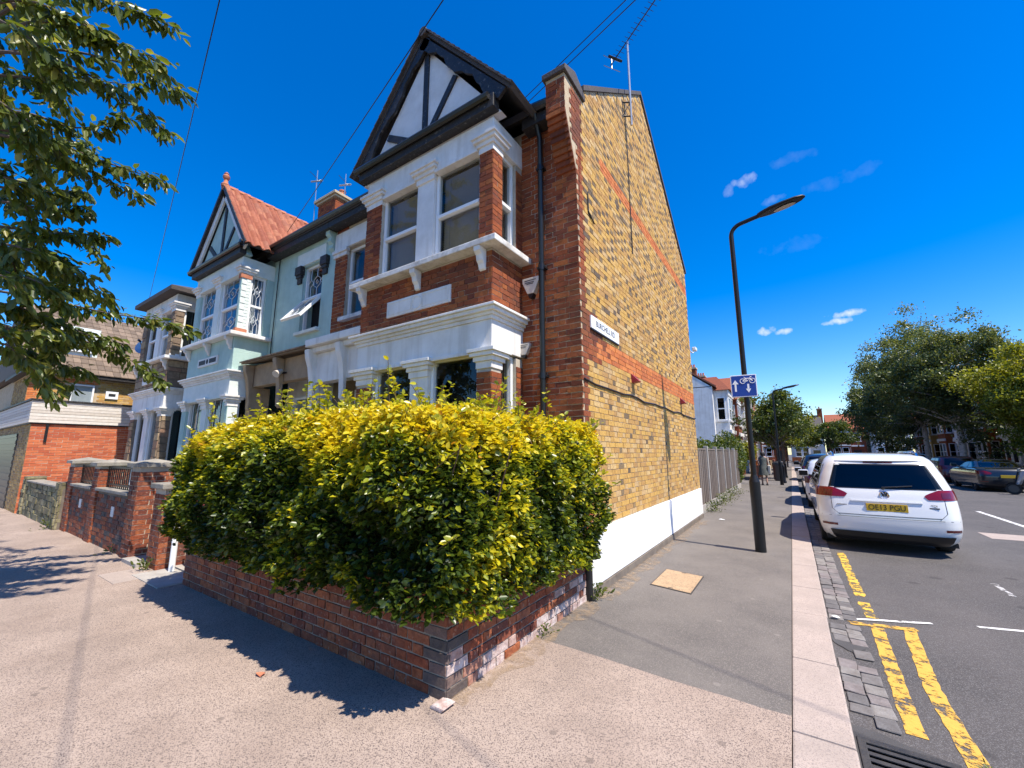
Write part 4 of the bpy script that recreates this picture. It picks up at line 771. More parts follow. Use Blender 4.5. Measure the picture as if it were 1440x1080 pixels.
q=MB(); q.box(-2.13,-2.02,2.19,2.31,0,.028); q.v=[(x+(.03 if z>.01 else 0),y,z) for x,y,z in q.v]
t=q.build('brick_fragment','painted_brick',None,bev=.01); tag(t,'pale broken brick lying at the foot of the corner wall','brick')
# soil of the front garden
q=MB(); q.box(gx0,WX-.22,2.52,4.67,-.05,.35); struct(q.build('garden_soil','soil')); q=MB(); q.box(-14.2,gx0,2.52,4.67,-.08,.02); struct(q.build('front_yard','concrete')); q=MB(); q.box(-17.9,-14.2,2.5,4.67,-.08,.018); struct(q.build('front_yard','concrete'))
def pier(th,x0,x1,y0,y1,h,mi,acc,cap=True,mt='mortar_light'):
    q=MB(); q.box(x0,x1,y0,y1,-.02,h); q.build('pier_core',mt,th)
    lay(acc,Fr((x0,y0,0),(1,0,0),(0,-1,0)),x1-x0,h,mi); lay(acc,Fr((x1,y0,0),(0,1,0),(1,0,0)),y1-y0,h,mi)
    if cap:
        cx,cy=(x0+x1)/2,(y0+y1)/2; a,b_=(x1-x0)/2+.06,(y1-y0)/2+.06; q=MB(); P=[(cx-a,cy-b_,h),(cx+a,cy-b_,h),(cx+a,cy+b_,h),(cx-a,cy+b_,h)]; P2=[(x,y,h+.06) for x,y,_ in P]; q.add(P+P2+[(cx,cy,h+.13)],[(3,2,1,0),(0,1,5,4),(1,2,6,5),(2,3,7,6),(3,0,4,7),(4,5,8),(5,6,8),(6,7,8),(7,4,8)]); q.build('pier_cap','coping',th)
GP=thing('gate_pier','short red brick gate pier with flat stone cap next to the white post','gate pier',(-7.85,2.5,0)); acc=[]; pier(GP,-8.05,-7.65,2.32,2.80,1.12,0,acc,cap=False,mt='mortar_light'); q=MB(); q.box(-8.11,-7.59,2.26,2.86,1.12,1.2); q.build('pier_cap','coping',GP,bev=.015); emit(GP,acc,['garden_brick'])
ML=thing('mint_garden_wall','brown brick front wall with capped piers and iron railings before the mint house','wall',(-11,2.4,0)); acc=[]
q=MB(); q.box(-13.1,-9.0,2.3,2.5,-.02,.94); q.build('wall_core','mortar_dark',ML); lay(acc,Fr((-13.1,2.3,0),(1,0,0),(0,-1,0)),4.1,.95,0,lambda u,v,h,i,hw:1 if random.random()<.3 else 0)
for x0,x1,h_ in ((-9.1,-8.70,1.42),(-11.35,-11.0,1.40),(-13.35,-12.95,1.42)): pier(ML,x0,x1,2.27,2.72,h_,0,acc)
emit(ML,acc,['garden_brick','burnt_brick'])
q=MB(); q.box(-12.94,-11.36,2.24,2.55,.945,1.0); q.box(-10.99,-9.11,2.24,2.55,.945,1.0); q.build('coping','coping',ML,bev=.01)
for (x0,x1) in ((-12.9,-11.4),(-10.95,-9.15)):
    q=MB(); n_=int((x1-x0)/.11)
    for z_ in (1.05,1.36): q.box(x0,x1,2.38,2.41,z_,z_+.03)
    ra=q.build('railing','black_paint',ML)
    for i in range(n_+1): q=MB(); x=x0+i*(x1-x0)/n_; q.tube([(x,2.395,1.0),(x,2.395,1.38)],.009,5); q.build('railing_bar','black_paint',ra)
for x_ in (-12.2,-10.0): q=MB(); q.box(x_,x_+.16,2.285,2.3,.55,.72); q.build('painted_patch','white_paint',ML)
MS=thing('stone_garden_wall','mossy rough stone front wall leading to the red extension','wall',(-15.5,2.4,0)); acc=[]
q=MB(); q.box(-17.5,-13.36,2.22,2.45,-.02,.86); q.build('wall_core','mortar_dark',MS)
def st2(F,w,h):
    v=0
    while v<h-.05:
        hh=random.choice((.09,.12,.15)); u=0
        while u<w-.02: l=min(random.uniform(.14,.38),w-u); acc.append((F,u+.006,u+l-.006,v+.006,min(v+hh,h)-.006,.02+random.uniform(-.012,.015),0)); u+=l
        v+=hh
st2(Fr((-17.5,2.22,0),(1,0,0),(0,-1,0)),4.14,.86); 
for x0 in (-13.75,-17.85): q=MB(); q.box(x0,x0+.36,2.18,2.55,-.02,1.0); q.build('pier_core','mortar_dark',MS); st2(Fr((x0,2.18,0),(1,0,0),(0,-1,0)),.36,1.); st2(Fr((x0+.36,2.18,0),(0,1,0),(1,0,0)),.37,1.)
emit(MS,acc,['moss_stone'],n_ind=300,name='stone',joined='stonework',depth=.05)
q=MB(); q.box(-17.5,-13.76,2.18,2.5,.862,.91); q.build('coping','coping',MS,bev=.015)
# white post, red gate, step
WP=thing('white_post','white painted gate post with a knob on top beside the hedge','post',(-7.38,2.42,0)); q=MB(); q.tube([(-7.38,2.42,0),(-7.38,2.42,1.02)],.038,12); q.build('shaft','upvc_white',WP,smooth=True); q=MB(); q.lathe([(.02,0),(.05,.03),(.06,.06),(.045,.1),(.01,.12)],(-7.38,2.42,1.01),12); q.build('knob','upvc_white',WP,smooth=True)
RG=thing('picket_gate','dark red picket gate half hidden by the hedge','gate',(-6.95,2.6,0))
for i in range(7): q=MB(); x=-7.18+i*.09; q.prism([(x,2.56+i*.02,.06),(x+.06,2.57+i*.02,.06),(x+.06,2.57+i*.02,.9),(x+.03,2.565+i*.02,.95),(x,2.56+i*.02,.9)],(0,.02,0)); q.build('pale','red_paint',RG)
for z_ in (.25,.7): q=MB(); q.prism([(-7.2,2.585,z_),(-6.6,2.705,z_),(-6.6,2.705,z_+.07),(-7.2,2.585,z_+.07)],(0,.025,0)); q.build('rail','red_paint',RG)
q=MB(); q.box(-8.7,-8.05,2.2,2.6,-.02,.05); struct(q.build('gate_step','concrete')); q=MB(); q.box(-7.6,-6.62,2.05,2.5,-.03,.012); struct(q.build('gate_step','concrete')); q=MB(); q.box(-8.0,-7.3,1.8,2.24,-.03,.006); struct(q.build('pavement_slab','granite'))
IG=thing('iron_gate','open black iron gate folded back between the brick piers','gate',(-8.2,2.6,0)); q=MB(); q.box(-8.62,-8.59,2.55,2.58,.08,1.05); q.box(-8.62,-8.59,3.3,3.33,.08,1.05); q.box(-8.618,-8.592,2.58,3.3,.08,.12); q.box(-8.618,-8.592,2.58,3.3,1.0,1.04); q.build('gate_frame','black_paint',IG)
for i in range(7): q=MB(); q.tube([(-8.605,2.66+i*.09,.1),(-8.605,2.66+i*.09,1.0)],.008,5); q.build('gate_bar','black_paint',IG)
def bin_(x,y,lid,body,label):
    t=thing('wheelie_bin',label,'bin',(x,y,0),'bins in the front yard'); q=MB(); P=[(x-.22,y-.26,.05),(x+.22,y-.26,.05),(x+.22,y+.26,.05),(x-.22,y+.26,.05)]; P2=[(x-.28,y-.34,1.0),(x+.28,y-.34,1.0),(x+.28,y+.34,1.0),(x-.28,y+.34,1.0)]; q.add(P+P2,[(3,2,1,0),(4,5,6,7),(0,1,5,4),(1,2,6,5),(2,3,7,6),(3,0,4,7)]); q.build('body',body,t,bev=.03)
    q=MB(); q.prism([(x-.3,y-.37,1.0),(x-.3,y+.36,1.0),(x-.3,y+.36,1.04),(x-.3,y-.1,1.10),(x-.3,y-.37,1.05)],(.6,0,0)); q.build('lid',lid,t,bev=.02); q=MB()
    for sx in (-.24,.24): q.tube([(x+sx-.03,y+.3,.12),(x+sx+.03,y+.3,.12)],.12,14)
    q.build('wheel','rubber',t)
bin_(-8.1,3.35,'blue_plastic','steel_dark','blue lidded wheelie bin behind the capped brick gate pier'); bin_(-10.2,3.3,'green_plastic','green_plastic','green wheelie bin behind the iron railings'); bin_(-11.0,3.35,'steel_dark','steel_dark','grey wheelie bin behind the iron railings')
# ================================================================== HEDGE
HG=thing('hedge','dense green and golden beech hedge overhanging the corner garden wall','hedge',(-4.2,3.3,0))
hx0,hx1,hy0,hy1,hz0,hz1=-6.15,-1.86,1.95,4.50,.66,1.95
def hnoise(p,s=1.3,o=0.): return noise.noise(Vector(p)*s+Vector((o,o*2,0)))
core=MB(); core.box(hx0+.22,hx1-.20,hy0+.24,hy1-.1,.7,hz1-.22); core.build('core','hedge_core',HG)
def top_z(x,y): return hz1+.07*max(0,1-abs(x+2.4)/1.0)+.10*hnoise((x,y,0),1.1,3)+.10*max(0,1-abs(x+3.6)/1.5)-.10*max(0,(-x-5.2))
def sample(n,face):
    P=[];D=[];RN=[]
    for _ in range(n):
        if face=='front':
            x=random.uniform(hx0,hx1); z=random.uniform(hz0-.12,2.0); 
            zt=top_z(x,hy0)
            if z>zt: continue
            v=(z-hz0)/(zt-hz0); bulge=.10*math.sin(max(0,min(1,v))*math.pi)**.5; 
            edge=min(1,(x-hx0)/.25,(hx1-x)/.25); bulge-= .16*(1-max(0,edge))**2
            bot=hz0-.05+.14*hnoise((x,0,0),2.2,9)
            if z<bot: continue
            y=hy0-bulge+.17*hnoise((x,z,0),2.4,1)+.10*hnoise((x,z,0),6,4)+max(0,v-.8)*.5
            dpt=abs(random.gauss(0,.10)); p=(x,y+dpt,z); d=(random.gauss(0,.4),-1,random.gauss(.15,.35))
        elif face=='right':
            y=random.uniform(hy0,hy1+.1); z=random.uniform(hz0-.15,2.0); zt=top_z(hx1,y)
            if z>zt: continue
            v=(z-hz0)/(zt-hz0); bulge=.07*math.sin(max(0,min(1,v))*math.pi)**.5; edge=min(1,(y-hy0)/.25); bulge-=.14*(1-max(0,edge))**2
            if z<hz0-.16+.14*hnoise((0,y,0),2.2,9)+(0.06 if y<2.6 else -.10*min(1,(y-2.6))): continue
            x=hx1+bulge+.15*hnoise((y,z,0),2.4,6)+.09*hnoise((y,z,0),6,2)-max(0,v-.8)*.4
            dpt=abs(random.gauss(0,.10)); p=(x-dpt,y,z); d=(1,random.gauss(0,.4),random.gauss(.15,.35))
        elif face=='left':
            y=random.uniform(hy0,hy1); z=random.uniform(hz0-.1,1.9); zt=top_z(hx0,y)
            if z>zt: continue
            v=(z-hz0)/(zt-hz0); x=hx0-.12*math.sin(max(0,min(1,v))*math.pi)+.12*hnoise((y,z,0),1.8,8); dpt=abs(random.gauss(0,.1)); p=(x+dpt,y,z); d=(-1,random.gauss(0,.4),.1)
        else:
            x=random.uniform(hx0,hx1); y=random.uniform(hy0,hy1); e=min((x-hx0),(hx1-x),(y-hy0),.5)/.5
            z=top_z(x,y)-.18*(1-e)**2+.06*hnoise((x,y,0),5,7); dpt=abs(random.gauss(0,.08)); p=(x,y,z-dpt); d=(random.gauss(0,.6),random.gauss(0,.6),.8); v=1
        # colour: young yellow leaves towards the top and in patches; painted sun lifts top and right face, painted shade deep inside
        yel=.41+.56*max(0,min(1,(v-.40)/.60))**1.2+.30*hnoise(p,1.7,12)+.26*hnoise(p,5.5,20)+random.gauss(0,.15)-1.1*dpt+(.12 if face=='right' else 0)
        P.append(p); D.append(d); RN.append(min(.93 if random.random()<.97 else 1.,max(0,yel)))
    return P,D,RN
P=[];D=[];RN=[]
for n_,f in ((40000,'front'),(22000,'right'),(7000,'left'),(32000,'top')):
    a,b_,c=sample(n_,f); P+=a;D+=b_;RN+=c
# sprigs sticking out of the top and sides
st=MB()
for k in range(430):
    x=random.uniform(hx0,hx1); y=random.uniform(hy0,hy0+1.6); z=top_z(x,y)-.08; h_=random.uniform(.08,.26)+(.16 if random.random()<.2 else 0)
    if k>340: y=random.uniform(hy0,hy1); x=hx1-.05; z=random.uniform(1.0,1.9); dv=Vector((.8,random.gauss(0,.3),.5)).normalized()
    else: dv=Vector((random.gauss(0,.25),random.gauss(-.1,.25),1)).normalized()
    p0=Vector((x,y,z)); p1=p0+dv*h_; st.tube([p0-dv*.2,p1],[.004,.002],4)
    for i in range(int(h_/.018)):
        t_=random.random(); q_=p0.lerp(p1,t_); P.append(tuple(q_)); D.append((random.gauss(0,1),random.gauss(0,1),.6)); RN.append(min(1,.62+.25*random.random()))
for k in range(140):   # woody stems inside
    x=random.uniform(hx0+.1,hx1-.1); y=random.uniform(hy0+.1,hy0+.5); st.tube([(x,y+.3,.5),(x+random.gauss(0,.1),y+.1,1.1),(x+random.gauss(0,.2),y,1.7)],[.012,.008,.004],4)
st.build('stems','twig',HG)
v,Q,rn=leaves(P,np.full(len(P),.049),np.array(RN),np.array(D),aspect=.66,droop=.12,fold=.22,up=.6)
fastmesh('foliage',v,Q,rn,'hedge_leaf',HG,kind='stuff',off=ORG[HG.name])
# ================================================================== CHERRY TREE (leaning in from the left)
CT=thing('cherry_tree','street cherry tree with drooping leafy branches over the front pavement','tree',(-9.1,-1.1,0))
tr=MB(); fork=Vector((-9.0,-.75,2.7)); tr.tube([(-9.12,-1.15,-.05),(-9.1,-1.1,.5),(-9.06,-.95,1.5),fork],[.19,.16,.14,.13],12); tr.build('trunk','bark',CT,smooth=True)
LP=[];LD=[];br=MB()
def branch(pts,r0,dens=1.,twig=True,clump=.10,leafr=(0.25,1)):
    pts=[Vector(p) for p in pts]; n=14; S=[]
    for i in range(n+1):
        t=i/n*(len(pts)-1); k=min(int(t),len(pts)-2); f=t-k
        p0=pts[max(k-1,0)];p1=pts[k];p2=pts[k+1];p3=pts[min(k+2,len(pts)-1)]
        S.append(.5*((2*p1)+(p2-p0)*f+(2*p0-5*p1+4*p2-p3)*f*f+(3*p1-p0-3*p2+p3)*f**3))
    br.tube(S,[r0*(1-.85*i/n) for i in range(n+1)],6)
    L_=sum((S[i+1]-S[i]).length for i in range(n))
    for _ in range(int(L_*105*dens)):
        t=random.uniform(leafr[0],leafr[1])*n; k=min(int(t),n-1); p=S[k].lerp(S[k+1],t-k); d=(S[k+1]-S[k]).normalized(); o_=Vector((random.gauss(0,1),random.gauss(0,1),random.gauss(-.3,.8))).normalized()
        LP.append(tuple(p+o_*random.uniform(0,clump))); LD.append(tuple(d*.5+o_*.5+Vector((0,0,-.55))))
    return S
limbs={}
def PXB(a,dens=1.,r0=.018,src=None,clump=.10):
    pts=[at_depth(x_,y_,d_*(1.12+.28*min(1,max(0,y_)/450))) for x_,y_,d_ in a]; return branch(pts,r0,dens,clump=clump)
# branches read off the photograph: (pixel x, pixel y, depth); each starts at a limb outside the frame
main=[[(-60,60,3.3),(60,-10,3.4),(160,5,3.5),(248,40,3.6)],[(-60,60,3.3),(60,30,3.2),(150,55,3.2),(235,92,3.3)],[(-50,80,3.5),(80,70,3.6),(190,95,3.7),(258,133,3.8)],[(-60,70,3.3),(60,80,3.3),(150,120,3.4),(243,192,3.5)],
[(-60,100,3.6),(50,110,3.7),(110,110,3.8),(198,122,3.9)],[(-60,150,3.4),(40,160,3.4),(110,180,3.5),(186,166,3.6)],[(-60,170,3.5),(60,195,3.6),(140,225,3.7),(234,256,3.8)],[(-60,180,3.4),(50,200,3.5),(100,225,3.6),(150,252,3.7),(195,275,3.8)],
[(-60,250,3.6),(40,270,3.7),(90,268,3.8),(125,272,3.8)],[(-60,270,3.4),(40,290,3.4),(90,295,3.5),(118,292,3.5)],[(-60,310,3.5),(50,325,3.6),(100,328,3.6),(154,334,3.7)],[(-60,330,3.4),(40,350,3.4),(80,360,3.5),(106,378,3.5)],
[(-60,380,3.7),(60,395,3.9),(120,410,4.1),(160,428,4.2)],[(-60,400,3.6),(60,420,3.8),(150,440,4.1),(215,450,4.3),(272,468,4.5)],[(-60,430,3.5),(50,440,3.6),(120,470,3.8),(175,485,4.0)],[(-60,440,3.6),(40,470,3.7),(120,480,3.9),(190,510,4.1),(230,540,4.2)],
[(-60,470,3.4),(30,490,3.5),(80,510,3.6),(125,525,3.7)],[(-60,490,3.3),(20,500,3.4),(60,520,3.5),(98,545,3.6)],[(-60,420,3.3),(20,430,3.3),(60,450,3.4),(90,480,3.5)],[(-60,120,3.2),(10,150,3.2),(40,200,3.2),(60,250,3.3)],[(-60,200,3.2),(0,240,3.2),(40,300,3.3),(50,350,3.3)],[(-60,300,3.2),(0,340,3.2),(30,400,3.3),(45,450,3.4)],[(-60,20,3.1),(30,0,3.1),(110,30,3.2),(150,60,3.2)],[(-60,0,3.0),(20,40,3.0),(70,80,3.1),(90,110,3.1)],[(-60,360,3.1),(0,380,3.1),(60,400,3.2),(100,440,3.3)]]
for i,a in enumerate(main):
    PXB(a,1.0 if i<19 else 1.25)
for _ in range(190):   # inner crown, filling the edge of the picture and beyond it
    x=random.triangular(-330,110,-40); y=random.uniform(-260,500); d=random.uniform(3.9,6.0); p=at_depth(x,y,d); q_=p+Vector((random.gauss(.1,.3),random.gauss(.15,.3),random.gauss(-.15,.2))); m_=p.lerp(q_,.5)+Vector((0,0,.06)); branch([p,m_,q_],.010,1.5,clump=.12,leafr=(0,1))
for (x,y,d) in ((-70,0,4.0),(-70,110,4.1),(-70,250,4.4),(-70,380,4.8),(-70,460,4.8)):
    e=at_depth(x,y,d); c=at_depth(x-150,y-10,d+.05)
    br.tube([fork,fork.lerp(c,.5)+Vector((-.1,-.1,.25)),c,e],[.09,.06,.035,.018],8)
br.build('branches','bark',CT,smooth=True,kind='stuff')
v,Q,rn=leaves(LP,np.full(len(LP),.115),np.clip(rng.normal(.5,.26,len(LP)),0,1),np.array(LD),aspect=.46,droop=.25,fold=.3,up=.55)
fastmesh('crown',v,Q,rn,'cherry_leaf',CT,kind='stuff',off=ORG[CT.name])
# ================================================================== STREET LAMP AND SIGN
def lamp(x,y,h,label,head_dir=Vector((1,.05,0)),grp='street lamps along the side street'):
    t=thing('street_lamp',label,'street lamp',(x,y,0),grp); b=MB(); b.tube([(x,y,-.1),(x,y,1.15)],.085,14); b.tube([(x,y,1.15),(x,y,1.27)],[.085,.046],14); b.build('base','black_paint',t,smooth=True)
    dv=head_dir.normalized(); b=MB(); P=[Vector((x,y,1.27)),Vector((x,y,3)),Vector((x,y,h-.28))]; c=Vector((x,y,h-.28))
    for k in range(1,9): a=k/8*R(78); P.append(c+dv*(.22*(1-math.cos(a)))+Vector((0,0,.22*math.sin(a))))
    e=P[-1]; P.append(e+dv*.30+Vector((0,0,.065))); b.tube(P,[.046,.044,.041]+[.038]*9,12); b.build('column','black_paint',t,smooth=True)
    e=P[-1]-dv*.02; sd=Vector((dv.y,-dv.x,0)); rise=Vector((0,0,.20)); secs=[(0,.05,.05),(.06,.09,.06),(.2,.135,.07),(.4,.15,.065),(.58,.135,.055),(.70,.09,.04),(.75,.02,.015)]
    rows=[]
    for (s,wd,hh) in secs:
        c=e+dv*s+rise*s; rows.append([c+sd*(wd*math.cos(2*math.pi*j/14))+Vector((0,0,(hh if math.sin(2*math.pi*j/14)>0 else hh*.55)*math.sin(2*math.pi*j/14))) for j in range(15)])
    b=MB(); b.grid(rows); b.build('lantern','black_paint',t,smooth=True)
    b=MB(); c0=e+dv*.26+rise*.26; b.grid([[c0+dv*(.34*i/8)+rise*(.34*i/8)+sd*(.078*math.sqrt(max(.02,1-((i-4)/4)**2))*s)+Vector((0,0,-.045)) for s in (-1,-.5,0,.5,1)] for i in range(9)]); b.build('lamp_lens','lamp_glass',t)
    b=MB(); c=e+dv*.12+Vector((0,0,.05)); b.tube([c,c+Vector((0,0,.06))],.008,5); b.build('sensor','black_plastic',t); return t
lamp(-.58,8.42,6.02,'tall black street lamp on the pavement beside the brick flank wall')
lamp(-.55,25.9,5.0,'distant black street lamp above the small street trees by the pedestrian')
SG=thing('cycle_sign','blue two way cycling sign with white arrows clamped to the lamp column','road sign',(-.58,8.34,2.8))
sF=Fr((-.60,8.35,2.83),Vector((1,.12,0)).normalized(),Vector((.12,-1,0)).normalized()); b=MB(); b.fb(sF,-.205,.205,-.20,.20,-.01,0); b.build('plate_border','sign_white',SG,bev=.003)
b=MB(); b.fb(sF,-.19,.19,-.185,.185,0.0005,.002); pl=b.build('plate','sign_blue',SG)
def flat(name,polys,mt,par,n=.0035):
    q=MB()
    for P_ in polys: q.prism([sF.p(u,v,n) for u,v in P_],sF.N*.001)
    return q.build(name,mt,par)
flat('up_arrow',[[(-.145,-.10),(-.115,-.10),(-.115,.05),(-.145,.05)],[(-.18,.035),(-.08,.035),(-.13,.11)]],'sign_white',SG)
flat('down_arrow',[[(.055,-.07),(.085,-.07),(.085,.03),(.055,.03)],[(.03,-.055),(.11,-.055),(.07,-.125)]],'sign_white',SG)
b=MB()
for cu in (-.01,.14): b.tube([sF.p(cu+.042*math.cos(t*.3927),.085+.042*math.sin(t*.3927),.004) for t in range(17)],.006,5)
for P_ in (((-.01,.085),(.03,.13),(.10,.13),(.14,.085)),((.03,.13),(.06,.08),(.10,.13)),((-.01,.085),(.06,.08)),((.10,.13),(.11,.155),(.13,.155)),((.03,.13),(.025,.15),(.01,.15))): b.tube([sF.p(u,v,.004) for u,v in P_],.006,5)
b.build('bicycle_symbol','sign_white',SG)
b=MB()
for z_ in (2.73,2.93): b.tube([(-.58+.058*math.cos(t*.524),8.42+.058*math.sin(t*.524),z_) for t in range(13)],.01,4); b.box(-.60,-.56,8.355,8.38,z_-.015,z_+.015)
b.build('clamp','galv',SG)
# ================================================================== STREET FURNITURE ON THE GROUND
MC=thing('inspection_cover','square tan inspection cover set in the grey side pavement','manhole cover',(-1.35,5.95,0)); cp=[at_z(x,y,0) for x,y in ((914,822),(972,836),(990,811),(937,800))]
ce=sum(cp,Vector())/4; b=MB(); b.prism([(p.x,p.y,-.03) for p in cp],(0,0,.034)); b.build('frame','cast_iron',MC); b=MB(); b.prism([((p.x-ce.x)*.95+ce.x,(p.y-ce.y)*.95+ce.y,-.02) for p in cp],(0,0,.0265)); b.build('lid','cover_fill',MC)
b=MB()
for i in (0,2): p=cp[i].lerp(cp[(i+1)%4],.5).lerp(ce,.10); b.box(p.x-.03,p.x+.03,p.y-.012,p.y+.012,.0,.0075)
b.build('lifting_slot','cast_iron',MC)
DG=thing('gully_grate','cast iron drain grate in the gutter at the end of the yellow lines','drain',(.37,3.3,RZ)); b=MB(); b.box(.17,.62,2.97,3.02,RZ-.05,RZ+.012); b.box(.17,.62,3.47,3.52,RZ-.05,RZ+.012); b.box(.17,.21,3.02,3.47,RZ-.05,RZ+.012); b.box(.58,.62,3.02,3.47,RZ-.05,RZ+.012); b.build('frame','cast_iron',DG,bev=.004)
for i in range(7): b=MB(); b.box(.21,.58,3.045+i*.062,3.078+i*.062,RZ-.04,RZ+.008); b.build('bar','cast_iron',DG)
b=MB(); b.box(.2,.59,3.0,3.49,RZ+.0005,RZ+.002); b.build('pit_dark_sheet','ink',DG)  # flat black sheet painted in for the darkness under the bars
def litter(name,label,cat,x,y,z,s,mt,seed):
    r_=random.Random(seed); n=7; P=[(x+s*math.cos(i*.9)*(1+r_.uniform(-.3,.3)),y+s*.7*math.sin(i*.9)*(1+r_.uniform(-.3,.3)),z+.006+r_.uniform(0,.014)) for i in range(n)]; q=MB(); q.add(P+[(x,y,z+.002)],[(i,(i+1)%n,n) for i in range(n)]); o=q.build(name,mt); tag(o,label,cat)
p=at_z(366,950,0); litter('fallen_leaf','single orange fallen leaf on the pink pavement near the hedge shadow','leaf',p.x,p.y,0,.045,'terracotta',1)
p=at_z(1170,872,RZ); litter('litter','crumpled white scrap in the gutter setts','litter',.22,5.72,RZ+.015,.035,'upvc_white',2)
p=at_z(1015,731,0); litter('litter','flattened white paper strip on the side pavement','litter',p.x,p.y,0,.09,'upvc_white',4)
# weeds
def weed(x,y,h,n,s,label,z=0.):
    t=thing('weed',label,'weed',(x,y,z),'weeds growing along the wall foot'); P=[];D=[]
    for _ in range(n):
        a=random.uniform(0,6.28); r_=abs(random.gauss(0,s)); P.append((x+r_*math.cos(a)*.6,y+r_*math.sin(a),z+random.uniform(0,h)*(1-.5*r_/(s*2+.01)))); D.append((math.cos(a),math.sin(a),.8))
    v,Q,rn=leaves(P,np.full(n,.06 if h>.12 else .035),rng.uniform(.3,.9,n),np.array(D),aspect=.4,up=.3); fastmesh('leaves',v,Q,rn,'street_leaf',t,off=(x,y,z))
for (x,y,h_,n_,s_,lb) in ((-2.0,13.2,.32,220,.22,'first leafy weed clump along the timber fence after the brick flank'),(-1.98,15.0,.38,260,.3,'second leafy weed clump along the timber fence after the brick flank'),(-1.95,16.6,.42,260,.3,'third and tallest weed clump along the timber fence'),(-1.98,19,.35,200,.3,'last leafy weed clump along the timber fence before the ivy shrub')): weed(x,y,h_,n_,s_,lb)
weed(-2.02,3.55,.10,40,.05,'small green weed at the foot of the flank garden wall'); weed(-2.0,4.75,.16,70,.09,'straggly weed at the end of the garden wall by the plinth'); weed(-7.75,2.22,.18,60,.07,'yellow green weed at the base of the short gate pier'); weed(-9.5,2.25,.14,30,.08,'weed at the foot of the brown brick front wall'); weed(-13.6,2.12,.2,60,.1,'weed between the stone wall and the brown brick wall'); weed(.73,3.5,.05,16,.03,'tiny weed in the cracked asphalt by the yellow line',RZ)
# ================================================================== FENCE, IVY HEDGE
FE=thing('timber_fence','weathered grey timber panel fence with concrete posts after the brick flank','fence',(XF-.1,17,0)); y=12.05; i=0
while y<21.5:
    b=MB(); b.box(XF-.16,XF-.04,y,y+.11,-.05,1.85); b.build('concrete_post','concrete',FE,bev=.01)
    b=MB(); b.box(XF-.14,XF-.06,y+.112,y+1.79,0,.22); b.build('gravel_board','concrete',FE)
    for k in range(12): b=MB(); b.box(XF-.115+.012*(k%2),XF-.09+.012*(k%2),y+.112+k*.14,y+.112+k*.14+.152,.221,1.72+random.uniform(-.01,.01)); b.build('fence_board','fence_wood' ,FE)
    b=MB(); b.box(XF-.13,XF-.07,y+.112,y+1.79,1.735,1.775); b.build('capping_rail','fence_wood',FE); y+=1.8
def bush(name,label,cat,c,r,n,size,mt,grp=None,stem=True):
    t=thing(name,label,cat,(c[0],c[1],0),grp); P=[]
    nr=rng.normal(size=(n,3)); nr/=np.linalg.norm(nr,axis=1)[:,None]; rad=rng.uniform(.72,1.05,n)
    f=np.array([1+.3*noise.noise(Vector(a)*2.2+Vector(c)) for a in nr]); P=np.array(c)+nr*np.array(r)*(rad*f)[:,None]; P=P[P[:,2]>.03]
    v,Q,rn=leaves(P,np.full(len(P),size),np.clip(rng.normal(.5,.25,len(P)),0,1),None,aspect=.6); fastmesh('foliage',v,Q,rn,mt,t,kind='stuff',off=(c[0],c[1],0))
    q=MB(); q.lathe([(.5*r[0]*math.sin(k/8*math.pi)+.001,-r[2]*.72*math.cos(k/8*math.pi)) for k in range(9)],c,10); 
    q.v=[(x,c[1]+(yy-c[1])*r[1]/r[0],z) for x,yy,z in q.v]; q.build('dark_core','hedge_core',t); return t  # solid near-black core filling the inside of the leaf shell
bush('shrub','ivy covered shrub above the end of the timber fence','shrub',(-2.7,24.0,1.3),(.75,2.3,1.3),7000,.12,'street_leaf'); bush('shrub','green shrub behind the timber fence before the white house','shrub',(-3.6,21,1.5),(.9,3,.75),4000,.12,'street_leaf')
bush('round_topiary','clipped round shrub over the front wall beside the walking woman','shrub',(-2.35,29.3,1.75),(.62,.62,.55),1800,.11,'lime_leaf')
# ================================================================== TREES
def tree(name,label,x,y,h,cz,r,ncl,per,ls,lm,bark,grp,tr_r=.13,seed=0,flat_=1.,lean=0.):
    rr=random.Random(seed); g=np.random.default_rng(seed+5); t=thing(name,label,'tree',(x,y,0),grp); q=MB(); top=Vector((x+lean,y,h*.82)); q.tube([(x,y,-.05),(x+.04+lean*.2,y,h*.25),(x-.05+lean*.6,y+.05,h*.55),top],[tr_r,tr_r*.85,tr_r*.6,tr_r*.2],10); q.build('trunk',bark,t,smooth=True); q=MB()
    P=[]; cc=Vector((x+lean*.7,y,cz)); RN=[]
    for i in range(ncl):
        while True:
            d=Vector((rr.uniform(-1,1),rr.uniform(-1,1),rr.uniform(-1,1)))
            if .3<d.length<1: break
        k=.85+.6*noise.noise(d*1.7+Vector((seed,0,0))); c=cc+Vector((d.x*r[0],d.y*r[1],d.z*r[2]))*k; cr=rr.uniform(.32,.62)*flat_
        a=g.normal(size=(per,3))*np.array([cr,cr,cr*.7])*.54+np.array(c); P.append(a); RN.append(np.clip(g.normal(.45+.25*d.z+.15*rr.uniform(-1,1),.2,per),0,1))
        if i%3==0: s=Vector((x+lean*.4,y,min(max(h*.3,c.z-1.2),h*.7))); q.tube([s,s.lerp(c,.5)+Vector((0,0,.12)),c],[tr_r*.35,tr_r*.2,.012],5)
    q.build('limbs',bark,t,smooth=True); P=np.concatenate(P); RN=np.concatenate(RN); v,Q,rn=leaves(P,np.full(len(P),ls),RN,None,aspect=.65,up=.4); fastmesh('crown',v,Q,rn,lm,t,kind='stuff',off=(x,y,0)); return t
G1='birches on the far pavement'; G2='small street trees along the near pavement'
tree('birch_tree','tall white trunked birch behind the parked red car',9.4,48,13.4,7.6,(4.7,4.8,5.6),300,210,.16,'birch_leaf','birch_bark',G1,.2,1,1.3)
